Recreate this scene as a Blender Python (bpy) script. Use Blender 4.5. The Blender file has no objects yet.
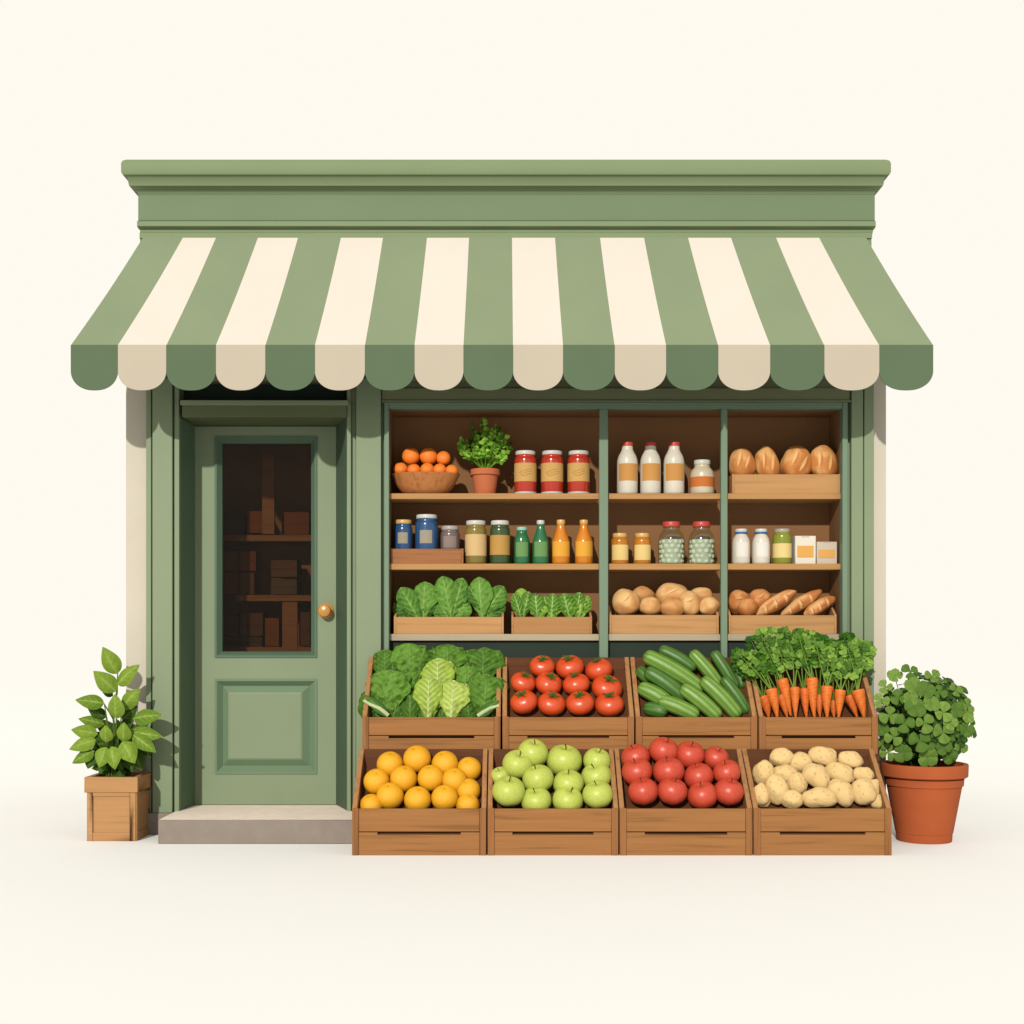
import bpy, bmesh, math, random
from mathutils import Vector, Matrix, Quaternion, noise
R = math.radians
PI = math.pi
random.seed(7)
scene = bpy.context.scene
COL = scene.collection

# ------------------------------------------------------------------ measuring
S0, D, CZ, HY = 180.0, 7.0, 1.078, 640.0     # scale at the facade, camera distance and height
def PX(px, y): return (px - 512.0) / (S0 * D / (D + y))
def PZ(py, y): return CZ - (py - HY) / (S0 * D / (D + y))
def P(px, py, y): return Vector((PX(px, y), y, PZ(py, y)))
def SZ(n, y): return n / (S0 * D / (D + y))

# ------------------------------------------------------------------ colour
def lin(c):
    out = []
    for v in c[:3]:
        v = v / 255.0
        out.append(v / 12.92 if v <= 0.04045 else ((v + 0.055) / 1.055) ** 2.4)
    return out
LIT = 2.5
WARM = (1.02, 0.99, 0.93)
def alb(c, L=None):
    L = (L or LIT) * .91
    return tuple(max(0.003, min(0.9, v / (L * w))) for v, w in zip(lin(c), WARM))
def mixc(a, b, t): return tuple(x * (1 - t) + y * t for x, y in zip(a, b))

MATS = {}
def mat(name, c, rough=0.7, spec=0.15, var=0.06, scale=6.0, L=None, bump=0.0, bscale=60, stretch=(1, 1, 1), coat=0):
    if name in MATS: return MATS[name]
    m = bpy.data.materials.new(name); m.use_nodes = True
    nt = m.node_tree; b = nt.nodes['Principled BSDF']
    b.inputs['Roughness'].default_value = rough
    b.inputs['Specular IOR Level'].default_value = spec
    if coat: b.inputs['Coat Weight'].default_value = coat; b.inputs['Coat Roughness'].default_value = 0.25
    a = alb(c, L)
    tc = nt.nodes.new('ShaderNodeTexCoord'); mp = nt.nodes.new('ShaderNodeMapping')
    mp.inputs['Scale'].default_value = stretch
    oi = nt.nodes.new('ShaderNodeObjectInfo')
    ad = nt.nodes.new('ShaderNodeVectorMath'); ad.operation = 'ADD'
    ml = nt.nodes.new('ShaderNodeMath'); ml.operation = 'MULTIPLY'; ml.inputs[1].default_value = 37.0
    nt.links.new(oi.outputs['Random'], ml.inputs[0])
    nt.links.new(tc.outputs['Object'], ad.inputs[0]); nt.links.new(ml.outputs[0], ad.inputs[1])
    nt.links.new(ad.outputs[0], mp.inputs['Vector'])
    nz = nt.nodes.new('ShaderNodeTexNoise'); nz.inputs['Scale'].default_value = scale
    nz.inputs['Detail'].default_value = 4
    nt.links.new(mp.outputs[0], nz.inputs['Vector'])
    cr = nt.nodes.new('ShaderNodeValToRGB')
    cr.color_ramp.elements[0].position = 0.3; cr.color_ramp.elements[1].position = 0.7
    cr.color_ramp.elements[0].color = (*[v * (1 - var) for v in a], 1)
    cr.color_ramp.elements[1].color = (*[min(.9, v * (1 + var)) for v in a], 1)
    nt.links.new(nz.outputs['Fac'], cr.inputs['Fac'])
    nt.links.new(cr.outputs['Color'], b.inputs['Base Color'])
    if bump:
        n2 = nt.nodes.new('ShaderNodeTexNoise'); n2.inputs['Scale'].default_value = bscale
        nt.links.new(mp.outputs[0], n2.inputs['Vector'])
        bp = nt.nodes.new('ShaderNodeBump'); bp.inputs['Strength'].default_value = bump; bp.inputs['Distance'].default_value = 0.004
        nt.links.new(n2.outputs['Fac'], bp.inputs['Height']); nt.links.new(bp.outputs['Normal'], b.inputs['Normal'])
    MATS[name] = m
    return m
def wood(name, c, axis='x', var=0.13, L=None, rough=0.62):
    if name in MATS: return MATS[name]
    m = bpy.data.materials.new(name); m.use_nodes = True
    nt = m.node_tree; b = nt.nodes['Principled BSDF']
    b.inputs['Roughness'].default_value = rough; b.inputs['Specular IOR Level'].default_value = 0.12
    a = alb(c, L)
    tc = nt.nodes.new('ShaderNodeTexCoord'); mp = nt.nodes.new('ShaderNodeMapping')
    mp.inputs['Scale'].default_value = {'x': (1.2, 30, 30), 'y': (30, 1.2, 30), 'z': (30, 30, 1.2)}[axis]
    oi = nt.nodes.new('ShaderNodeObjectInfo')
    ad = nt.nodes.new('ShaderNodeVectorMath'); ad.operation = 'ADD'
    ml = nt.nodes.new('ShaderNodeMath'); ml.operation = 'MULTIPLY'; ml.inputs[1].default_value = 23.0
    nt.links.new(oi.outputs['Random'], ml.inputs[0])
    nt.links.new(tc.outputs['Object'], ad.inputs[0]); nt.links.new(ml.outputs[0], ad.inputs[1])
    nt.links.new(ad.outputs[0], mp.inputs['Vector'])
    nz = nt.nodes.new('ShaderNodeTexNoise'); nz.inputs['Scale'].default_value = 1.6; nz.inputs['Detail'].default_value = 5
    nz.inputs['Distortion'].default_value = 0.6
    nt.links.new(mp.outputs[0], nz.inputs['Vector'])
    cr = nt.nodes.new('ShaderNodeValToRGB'); e = cr.color_ramp.elements
    e[0].position = 0.32; e[0].color = (*[v * (1 - 2.0 * var) for v in a], 1)
    e[1].position = 0.7; e[1].color = (*[v * (1 + var) for v in a], 1)
    k = e.new(0.45); k.color = (*a, 1)
    nt.links.new(nz.outputs['Fac'], cr.inputs['Fac'])
    nt.links.new(cr.outputs['Color'], b.inputs['Base Color'])
    bp = nt.nodes.new('ShaderNodeBump'); bp.inputs['Strength'].default_value = 0.12; bp.inputs['Distance'].default_value = 0.002
    nt.links.new(nz.outputs['Fac'], bp.inputs['Height']); nt.links.new(bp.outputs['Normal'], b.inputs['Normal'])
    MATS[name] = m
    return m
def vcol(name, rough=0.6, spec=0.2, var=0.10, scale=30, bump=0.0, bscale=120):
    if name in MATS: return MATS[name]
    m = bpy.data.materials.new(name); m.use_nodes = True
    nt = m.node_tree; b = nt.nodes['Principled BSDF']
    b.inputs['Roughness'].default_value = rough; b.inputs['Specular IOR Level'].default_value = spec
    at = nt.nodes.new('ShaderNodeAttribute'); at.attribute_name = 'Col'
    tc = nt.nodes.new('ShaderNodeTexCoord')
    nz = nt.nodes.new('ShaderNodeTexNoise'); nz.inputs['Scale'].default_value = scale
    nt.links.new(tc.outputs['Object'], nz.inputs['Vector'])
    mr = nt.nodes.new('ShaderNodeMapRange'); mr.inputs['From Min'].default_value = 0.3; mr.inputs['From Max'].default_value = 0.7
    mr.inputs['To Min'].default_value = 1 - var; mr.inputs['To Max'].default_value = 1 + var
    nt.links.new(nz.outputs['Fac'], mr.inputs['Value'])
    vm = nt.nodes.new('ShaderNodeVectorMath'); vm.operation = 'SCALE'
    nt.links.new(at.outputs['Color'], vm.inputs[0]); nt.links.new(mr.outputs['Result'], vm.inputs['Scale'])
    nt.links.new(vm.outputs[0], b.inputs['Base Color'])
    if bump:
        n2 = nt.nodes.new('ShaderNodeTexNoise'); n2.inputs['Scale'].default_value = bscale
        nt.links.new(tc.outputs['Object'], n2.inputs['Vector'])
        bp = nt.nodes.new('ShaderNodeBump'); bp.inputs['Strength'].default_value = bump; bp.inputs['Distance'].default_value = 0.003
        nt.links.new(n2.outputs['Fac'], bp.inputs['Height']); nt.links.new(bp.outputs['Normal'], b.inputs['Normal'])
    MATS[name] = m
    return m
def clear(name, tint, gloss=0.08, rough=0.08):
    if name in MATS: return MATS[name]
    m = bpy.data.materials.new(name); m.use_nodes = True
    nt = m.node_tree; nt.nodes.clear()
    o = nt.nodes.new('ShaderNodeOutputMaterial'); mx = nt.nodes.new('ShaderNodeMixShader')
    t = nt.nodes.new('ShaderNodeBsdfTransparent'); t.inputs['Color'].default_value = (*tint, 1)
    g = nt.nodes.new('ShaderNodeBsdfGlossy'); g.inputs['Roughness'].default_value = rough; g.inputs['Color'].default_value = (.8, .85, .85, 1)
    mx.inputs['Fac'].default_value = gloss
    nt.links.new(t.outputs[0], mx.inputs[1]); nt.links.new(g.outputs[0], mx.inputs[2]); nt.links.new(mx.outputs[0], o.inputs['Surface'])
    MATS[name] = m
    return m

# ------------------------------------------------------------------ mesh builder
class MB:
    def __init__(s): s.v = []; s.f = []; s.m = []; s.c = []
    def add(s, vs, fs, mi=0, col=None):
        n = len(s.v)
        s.v += [tuple(p) for p in vs]; s.f += [tuple(i + n for i in f) for f in fs]
        s.m += [mi] * len(fs)
        if col is None: col = (1, 1, 1)
        s.c += (list(col) if isinstance(col, list) else [col] * len(vs))
        return s
    def box(s, x0, x1, y0, y1, z0, z1, mi=0, col=None):
        vs = [(x, y, z) for x in (x0, x1) for y in (y0, y1) for z in (z0, z1)]
        return s.add(vs, [(0, 1, 3, 2), (4, 6, 7, 5), (0, 4, 5, 1), (2, 3, 7, 6), (0, 2, 6, 4), (1, 5, 7, 3)], mi, col)
    def prism(s, pts, a, b, axis, mi=0, col=None):
        def mk(p, t):
            return {'x': (t, p[0], p[1]), 'y': (p[0], t, p[1]), 'z': (p[0], p[1], t)}[axis]
        n = len(pts); vs = [mk(p, a) for p in pts] + [mk(p, b) for p in pts]
        fs = [tuple(range(n))[::-1], tuple(range(n, 2 * n))] + [(i, (i + 1) % n, n + (i + 1) % n, n + i) for i in range(n)]
        return s.add(vs, fs, mi, col)
    def lathe(s, prof, seg=28, M=None, mi=0, col=None, a0=0, a1=2 * PI):
        full = abs(a1 - a0 - 2 * PI) < 1e-6
        M = M or Matrix()
        n = seg if full else seg + 1
        vs, cs = [], []
        for i, pr in enumerate(prof):
            for j in range(n):
                a = a0 + (a1 - a0) * j / seg
                vs.append(M @ Vector((pr[0] * math.cos(a), pr[0] * math.sin(a), pr[1])))
                cs.append(col[i] if isinstance(col, list) else (col or (1, 1, 1)))
        fs = []
        for i in range(len(prof) - 1):
            for j in range(seg):
                k = (j + 1) % n if full else j + 1
                fs.append((i * n + j, i * n + k, (i + 1) * n + k, (i + 1) * n + j))
        return s.add(vs, fs, mi, cs)
    def tube(s, pts, rad, seg=8, mi=0, col=None, cap=True):
        pts = [Vector(p) for p in pts]
        if not isinstance(rad, (list, tuple)): rad = [rad] * len(pts)
        vs, cs, fs = [], [], []
        ref = None
        for i, p in enumerate(pts):
            t = (pts[min(i + 1, len(pts) - 1)] - pts[max(i - 1, 0)]).normalized()
            if ref is None: ref = Vector((0, -1, 0)) if abs(t.y) < .9 else Vector((1, 0, 0))
            x = ref - t * ref.dot(t); x.normalize(); ref = x; y = t.cross(x)
            for j in range(seg):
                a = 2 * PI * j / seg
                vs.append(p + (x * math.cos(a) + y * math.sin(a)) * rad[i])
                cs.append(col(i / (len(pts) - 1), a) if callable(col) else (col or (1, 1, 1)))
        for i in range(len(pts) - 1):
            for j in range(seg):
                k = (j + 1) % seg
                fs.append((i * seg + j, i * seg + k, (i + 1) * seg + k, (i + 1) * seg + j))
        if cap:
            fs.append(tuple(range(seg))[::-1]); fs.append(tuple(range((len(pts) - 1) * seg, len(pts) * seg)))
        return s.add(vs, fs, mi, cs)
    def rings(s, rs, mi=0, cap=False):
        """rs: rectangles ((x0, x1, z0, z1), y) joined one inside the next"""
        vs, fs = [], []
        for (x0, x1, z0, z1), y in rs:
            vs += [(x0, y, z0), (x1, y, z0), (x1, y, z1), (x0, y, z1)]
        for i in range(len(rs) - 1):
            for j in range(4):
                k = (j + 1) % 4
                fs.append((4 * i + j, 4 * i + k, 4 * i + 4 + k, 4 * i + 4 + j))
        if cap: n = 4 * (len(rs) - 1); fs.append((n, n + 1, n + 2, n + 3))
        return s.add(vs, fs, mi)
    def leaf(s, base, tip, hw, face=(0, -1, .3), shape='ovate', fold=.18, bend=.10, nu=9, nv=6, col=(.1, .2, .05),
             vein=None, vw=.06, nside=0, crinkle=0.0, lobes=0, mi=0, seed=0, curl=0.0):
        base, tip = Vector(base), Vector(tip)
        ax = tip - base; L = ax.length; ax.normalize()
        f = Vector(face).normalized(); side = ax.cross(f)
        if side.length < 1e-3: side = Vector((1, 0, 0))
        side.normalize(); nr = side.cross(ax).normalized()
        if nr.dot(f) < 0: nr = -nr
        vs, cs, fs = [], [], []
        vein = vein or mixc(col, tuple(min(.6, k * 1.5) for k in col), .5)
        for i in range(nu + 1):
            u = i / nu
            if shape == 'ovate': w = math.sin(PI * u ** 0.72) ** 0.9 if 0 < u < 1 else 0.0
            elif shape == 'obovate': w = max(0, math.sin(PI * u ** 1.5)) ** 0.62 if 0 < u < 1 else 0.02
            elif shape == 'paddle': w = (0.16 + 0.84 * min(1, u * 1.9) ** 1.4) * (math.sqrt(max(0, 1 - max(0, (u - .52) / .48) ** 2.6)))
            else: w = math.sqrt(max(0, 1 - (2 * u - 1) ** 2))
            w = max(w, .004)
            for j in range(nv + 1):
                v = 2 * j / nv - 1
                ww = w
                if lobes: ww = w * (1 + .035 * (math.sin(u * lobes * 4 + seed) + .5 * math.sin(u * lobes * 9 + v * 2)) * (abs(v) ** 3))
                p = base + ax * (u * L) + side * (v * ww * hw)
                if lobes: p += ax * (.014 * L * math.sin(v * 7 + seed) * u ** 3)
                h = -fold * (v * v) * hw * w + bend * L * 4 * u * (1 - u) * .5 - curl * L * u * u
                if crinkle:
                    q = Vector((v * hw * w, u * L, seed * 3.1)) * (7.5 / max(hw, .001)) * .5
                    h += crinkle * hw * noise.noise(q) * (0.4 + .6 * abs(v)) 
                vt = math.exp(-((v * w) / (vw * (1.25 - u))) ** 2)
                if nside:
                    ph = ((u - .30 * abs(v) * w) * nside) % 1.0
                    d = min(ph, 1 - ph)
                    sv = math.exp(-(d / .13) ** 2) * (1 - abs(v)) ** .5 * .72 * (1 if u > .08 else 0)
                    h -= crinkle * hw * .35 * sv
                    vt = max(vt, sv)
                h += hw * .05 * vt * (1 if nside else 0)
                vs.append(p + nr * h)
                sh = 1 + .16 * noise.noise(Vector((v * 2 + seed, u * 3, seed * 1.7)))
                c = mixc(col, vein, min(1, vt * .95))
                cs.append(tuple(max(0.002, k * sh) for k in c))
        for i in range(nu):
            for j in range(nv):
                a = i * (nv + 1) + j
                fs.append((a, a + 1, a + nv + 2, a + nv + 1))
        return s.add(vs, fs, mi, cs)
    def sphere(s, M, seg=20, rings=14, fn=None, mi=0, col=None):
        vs, cs, fs = [], [], []
        for i in range(rings + 1):
            th = PI * i / rings
            for j in range(seg):
                a = 2 * PI * j / seg
                d = Vector((math.sin(th) * math.cos(a), math.sin(th) * math.sin(a), math.cos(th)))
                p = fn(d, th, a) if fn else d
                vs.append(M @ p); cs.append(col(d) if callable(col) else (col or (1, 1, 1)))
        for i in range(rings):
            for j in range(seg):
                k = (j + 1) % seg
                fs.append((i * seg + j, (i + 1) * seg + j, (i + 1) * seg + k, i * seg + k))
        return s.add(vs, fs, mi, cs)
    def build(s, name, mats, parent=None, bevel=0, origin=None, smooth=True, ang=38, bseg=1):
        me = bpy.data.meshes.new(name)
        vs = s.v
        if origin is not None:
            o = Vector(origin); vs = [Vector(p) - o for p in vs]
        me.from_pydata([tuple(p) for p in vs], [], s.f)
        if not isinstance(mats, (list, tuple)): mats = [mats]
        for m in mats: me.materials.append(m)
        me.polygons.foreach_set('material_index', s.m)
        ca = me.color_attributes.new('Col', 'FLOAT_COLOR', 'POINT')
        flat = []
        for c in s.c: flat += [c[0], c[1], c[2], 1.0]
        ca.data.foreach_set('color', flat)
        bm = bmesh.new(); bm.from_mesh(me)
        bmesh.ops.remove_doubles(bm, verts=bm.verts, dist=1e-6)
        bmesh.ops.recalc_face_normals(bm, faces=bm.faces)
        if bevel:
            es = [e for e in bm.edges if len(e.link_faces) == 2 and e.calc_face_angle(0) > R(30)]
            bmesh.ops.bevel(bm, geom=es, offset=bevel, segments=bseg, affect='EDGES', profile=.5, clamp_overlap=True)
        bm.to_mesh(me); bm.free()
        if smooth:
            me.polygons.foreach_set('use_smooth', [True] * len(me.polygons))
            me.set_sharp_from_angle(angle=R(ang))
        o = bpy.data.objects.new(name, me); COL.objects.link(o)
        if origin is not None: o.location = origin
        if parent is not None: o.parent = parent; 
        return o

def tag(o, label=None, cat=None, group=None, kind=None):
    if label: o['label'] = label
    if cat: o['category'] = cat
    if group: o['group'] = group
    if kind: o['kind'] = kind
    return o
def empty(name, loc, label=None, cat=None, group=None):
    o = bpy.data.objects.new(name, None); COL.objects.link(o); o.location = loc
    o.empty_display_size = .05
    return tag(o, label, cat, group)
def dup(root, loc=None, label=None, rot=None, scale=None):
    r = root.copy(); COL.objects.link(r)
    if loc is not None: r.location = loc
    if rot is not None: r.rotation_euler = rot
    if scale is not None: r.scale = scale
    if label: r['label'] = label
    for ch in list(root.children):
        c = ch.copy(); COL.objects.link(c); c.parent = r
        for g in list(ch.children):
            d = g.copy(); COL.objects.link(d); d.parent = c
    return r
ORD = ['first', 'second', 'third', 'fourth', 'fifth', 'sixth', 'seventh', 'eighth', 'ninth']
def pos_word(i, n):
    if n == 1: return 'only one'
    if i == 0: return 'leftmost'
    if i == n - 1: return 'rightmost'
    return ORD[i] + ' from left'

# ------------------------------------------------------------------ palette
GREEN = mat('green_paint', (154, 170, 131), .55, .2, .035, 2.5)
GREEN2 = mat('green_paint_cornice', (148, 165, 120), .6, .15, .03, 2.0)
GREENF = mat('green_paint_fascia', (131, 152, 112), .6, .15, .03, 2.0)
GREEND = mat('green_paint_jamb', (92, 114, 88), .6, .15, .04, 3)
GREENX = mat('green_paint_dark', (52, 66, 54), .6, .1, .04, 3)
GREENM = mat('green_paint_mullion', (136, 160, 130), .5, .2, .03, 3)
CREAM = mat('cream_render', (243, 231, 208), .85, .1, .03, 4, bump=.1, bscale=90)
STONE = mat('stone_base', (172, 157, 143), .9, .1, .06, 14, bump=.2, bscale=140)
STONETOP = mat('stone_step_top_lit', (226, 208, 190), .9, .1, .05, 18, L=1.2, bump=.25, bscale=160)  # step top paler than its front; light from above put into the colour
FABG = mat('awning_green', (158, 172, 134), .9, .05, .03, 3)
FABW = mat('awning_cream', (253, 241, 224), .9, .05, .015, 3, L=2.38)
FABG2 = mat('valance_green_shaded', (112, 132, 100), .9, .05, .03, 3)  # valance green darkened in colour, shaded against the sunlit slope
FABW2 = mat('valance_cream_shaded', (225, 210, 185), .9, .05, .015, 3)  # same shade put into the cream of the valance
WCRATE = wood('crate_wood', (184, 126, 72))
WCRATEY = wood('crate_wood_side', (196, 140, 88), 'y')
WCRATEZ = wood('crate_wood_post', (176, 118, 68), 'z')
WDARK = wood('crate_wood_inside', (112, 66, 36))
WSHELF = wood('shelf_wood', (214, 160, 100), var=.06)
WSHELFP = wood('shelf_wood_pale', (206, 188, 156), var=.05)
WTRAY = wood('tray_wood', (222, 166, 106), var=.08)
WTRAYD = wood('tray_wood_dark', (186, 122, 74), var=.10)
WTRAYM = wood('tray_wood_mid', (204, 148, 92), var=.08)
WPLANT = wood('planter_wood', (216, 160, 104), var=.07)
WBACK = mat('display_back', (94, 66, 42), .9, .05, .05, 3, L=.72)
LIT = 2.2
FOL = vcol('leaf_green', .6, .06, .10, 40)
TERRA = mat('terracotta', (196, 100, 56), .8, .1, .05, 8, bump=.08, bscale=80)
BRASS = mat('brass', (214, 150, 60), .3, .6, .05, 20)
SOIL = mat('soil', (70, 50, 36), .95, .05, .2, 60, bump=.6, bscale=100)

# ------------------------------------------------------------------ world, sun, camera
w = bpy.data.worlds.new('World'); scene.world = w; w.use_nodes = True
bg = w.node_tree.nodes['Background']
SKYC = (1.0, 0.957, 0.865)
bg.inputs['Color'].default_value = (*SKYC, 1); bg.inputs['Strength'].default_value = 1.0
ELEV, AZ, SUN = R(24), R(14), 4.2
SUNC = (1.0, 0.95, 0.86)
ld = bpy.data.lights.new('sun', 'SUN'); ld.energy = SUN; ld.angle = R(1.2); ld.color = SUNC
lo = bpy.data.objects.new('sun', ld); COL.objects.link(lo); lo.location = (-2, -6, 5)
dv = Vector((math.sin(AZ) * math.cos(ELEV), math.cos(AZ) * math.cos(ELEV), -math.sin(ELEV)))
lo.rotation_euler = dv.to_track_quat('-Z', 'Y').to_euler()
cd = bpy.data.cameras.new('camera'); cam = bpy.data.objects.new('camera', cd); COL.objects.link(cam)
cam.location = (0, -D, CZ); cam.rotation_euler = (R(90), 0, 0)
cd.sensor_width = 36; cd.lens = 36 * D * S0 / 1024; cd.shift_y = (HY - 512) / 1024; cd.clip_end = 5000
scene.camera = cam
scene.render.resolution_x = scene.render.resolution_y = 1024
scene.view_settings.view_transform = 'Standard'; scene.view_settings.look = 'None'; scene.view_settings.exposure = 0

# ------------------------------------------------------------------ ground
gm = bpy.data.materials.new('ground_cream'); gm.use_nodes = True
gb = gm.node_tree.nodes['Principled BSDF']; gb.inputs['Roughness'].default_value = 1; gb.inputs['Specular IOR Level'].default_value = 0
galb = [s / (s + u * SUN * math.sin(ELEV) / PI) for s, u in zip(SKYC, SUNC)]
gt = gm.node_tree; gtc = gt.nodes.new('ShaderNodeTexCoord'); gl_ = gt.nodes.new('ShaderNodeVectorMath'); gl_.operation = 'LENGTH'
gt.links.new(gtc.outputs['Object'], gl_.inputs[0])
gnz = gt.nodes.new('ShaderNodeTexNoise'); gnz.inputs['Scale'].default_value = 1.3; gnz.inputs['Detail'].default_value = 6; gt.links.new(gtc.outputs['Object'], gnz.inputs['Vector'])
gr_ = gt.nodes.new('ShaderNodeMapRange'); gr_.interpolation_type = 'SMOOTHSTEP'      # light painted in: paler colour near the shop offsets the building's shade
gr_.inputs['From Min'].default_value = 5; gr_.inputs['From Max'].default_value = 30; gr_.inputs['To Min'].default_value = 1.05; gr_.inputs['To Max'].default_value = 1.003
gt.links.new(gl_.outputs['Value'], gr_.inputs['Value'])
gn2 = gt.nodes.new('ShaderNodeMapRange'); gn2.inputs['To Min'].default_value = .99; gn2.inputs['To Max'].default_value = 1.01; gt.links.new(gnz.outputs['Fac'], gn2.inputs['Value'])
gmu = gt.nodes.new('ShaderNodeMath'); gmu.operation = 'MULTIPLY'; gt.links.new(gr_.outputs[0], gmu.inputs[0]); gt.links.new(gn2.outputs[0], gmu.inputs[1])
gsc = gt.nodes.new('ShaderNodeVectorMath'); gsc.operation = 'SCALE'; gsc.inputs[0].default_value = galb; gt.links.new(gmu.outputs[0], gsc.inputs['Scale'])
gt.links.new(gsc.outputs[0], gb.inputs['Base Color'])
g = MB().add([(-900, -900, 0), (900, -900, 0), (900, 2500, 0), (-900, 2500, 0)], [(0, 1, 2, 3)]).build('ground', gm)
tag(g, 'plain cream paved ground in front of the shop', None, None, 'structure')

# ------------------------------------------------------------------ shop
shop = empty('shop_building', (0, 0, 0), 'sage green grocery shopfront with moulded cornice, panelled door and shelved display window', 'shop')
def bx(mb, p0, p1, q0, q1, y0, y1, mi=0):       # box from pixel-plane measurements taken on its front face
    return mb.box(PX(p0, y0), PX(p1, y0), y0, y1, PZ(q1, y0), PZ(q0, y0), mi)
# cornice
prof = [(126, 886, 159.6, .085), (122.5, 889.5, 160.6, .095), (121, 891, 163, .10), (121, 891, 172, .10), (122.5, 889.5, 174.5, .095), (125, 887, 175.6, .085), (127, 885, 176.6, .080),
        (128.6, 883.6, 184, .062), (129, 883, 185.6, .060), (132.5, 879.5, 187.2, .046), (135.5, 877, 189.5, .030), (137.3, 875.5, 192, .018), (138, 875, 194.2, .012)]
def ringmesh(prof, yb):
    mb = MB(); vs = []
    for a, b, py, o in prof:
        y = -.02 - o
        x0, x1, z = PX(a, y), PX(b, y), PZ(py, y)
        vs += [(x0, y, z), (x1, y, z), (x1, yb + o, z), (x0, yb + o, z)]
    fs = [(3, 2, 1, 0)]
    for i in range(len(prof) - 1):
        for j in range(4):
            k = (j + 1) % 4
            fs.append((4 * i + j, 4 * i + k, 4 * i + 4 + k, 4 * i + 4 + j))
    n = 4 * len(prof) - 4; fs.append((n, n + 1, n + 2, n + 3))
    return mb.add(vs, fs)
ringmesh(prof, 1.2).build('cornice', GREEN2, shop)
ringmesh([(138.2, 874.8, 194.3, .010), (138.2, 874.8, 220.3, .010)], 1.19).build('fascia', GREENF, shop)
ringmesh([(138, 875, 220.6, .012), (137, 875.8, 221.4, .03), (137, 875.8, 226, .03), (138, 875, 228.2, .014), (140, 873, 229, .002), (140, 873, 232.4, .002),
          (139.5, 872.5, 233, .016), (139.5, 872, 238, .016), (140, 871.5, 239, .006), (140, 871.5, 250, .004)], 1.195).build('moulding', GREEN2, shop)
# body
for nm, a, b in (('wall', 126, 149), ('wall', 873, 886)):
    y = .07
    MB().box(PX(a, y), PX(b, y), y, 2.2, 0, PZ(300, 0)).build(nm, CREAM, shop)
MB().box(PX(149, .07), PX(873, .07), 2.1, 2.2, 0, PZ(300, 0)).build('wall', CREAM, shop)
MB().box(PX(149, .07), PX(873, .07), .12, 2.1, PZ(310, 0), PZ(301, 0)).build('roof', GREENX, shop)
MB().box(PX(149, .07), PX(873, .07), .40, 2.1, 0.0, .10).build('floor', WBACK, shop)
MB().box(PX(141, 0), PX(871, 0), .112, 1.19, PZ(300.5, 0), PZ(250.5, 0)).build('parapet', GREENF, shop)
mb = MB()                                        # wall behind the awning and the window header
bx(mb, 146, 873, 250.2, 381, 0, .11); bx(mb, 349.5, 873, 381, 402.5, 0, .11)
bx(mb, 382, 850, 388, 400, -.012, 0); bx(mb, 382, 852, 400, 402, -.02, 0)
mb.build('header', mat('green_paint_header', (124, 130, 94), .6, .15, .03, 3, L=1.9), shop, bevel=.002)
MB().box(PX(181, .1), PX(348, .1), .09, .12, PZ(400, 0), PZ(378, 0)).build('transom_panel', GREENX, shop)
# pilasters
def pil(boxes, mt=GREEN):
    mb = MB()
    for a, b, y0 in boxes: bx(mb, a, b, 378, 813, y0, .11)
    return mb.build('pilaster', mt, shop, bevel=.0025)
pil([(146, 151.2, -.004), (151.2, 152.3, .012), (152.3, 172.3, -.02), (172.3, 174.2, .012), (174.2, 179.2, -.008)])
pil([(346.8, 351, -.008), (351, 356, .02), (356, 381, -.022), (381, 384, .02)])
pil([(848, 851.5, .02), (851.5, 863.2, -.022), (863.2, 864.2, 0), (864.2, 874, -.018)])
for a, b in ((145.5, 180), (346, 385), (848, 875)):
    mb = MB(); bx(mb, a, b, 813.3, 835, -.028, .11); mb.v = [(x, y, max(0, z)) for x, y, z in mb.v]
    mb.build('pilaster_base', STONE, shop, bevel=.003)
# door recess
YD = .25
jb = MB(); z0, z1 = .133, PZ(417, 0)
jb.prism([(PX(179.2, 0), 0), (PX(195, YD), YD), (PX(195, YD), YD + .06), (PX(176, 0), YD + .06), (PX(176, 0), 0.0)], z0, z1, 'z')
jb.build('door_jamb', mat('green_paint_jamb_shade', (112, 138, 106), .6, .15, .04, 3), shop)  # left jamb's green lightened in the colour to lift its shaded face
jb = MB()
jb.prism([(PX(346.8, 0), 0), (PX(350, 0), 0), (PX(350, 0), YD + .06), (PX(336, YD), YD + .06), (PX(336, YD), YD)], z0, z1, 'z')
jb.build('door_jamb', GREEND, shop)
mb = MB(); bx(mb, 182, 346.5, 405, 417, -.03, YD + .06); mb.build('door_lintel', mat('green_paint_olive', (112, 122, 84), .6, .15, .04, 3), shop, bevel=.003)
mb = MB(); bx(mb, 180, 348.5, 400, 404.8, -.05, .09); mb.build('door_ledge', GREEN, shop, bevel=.003)
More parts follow.
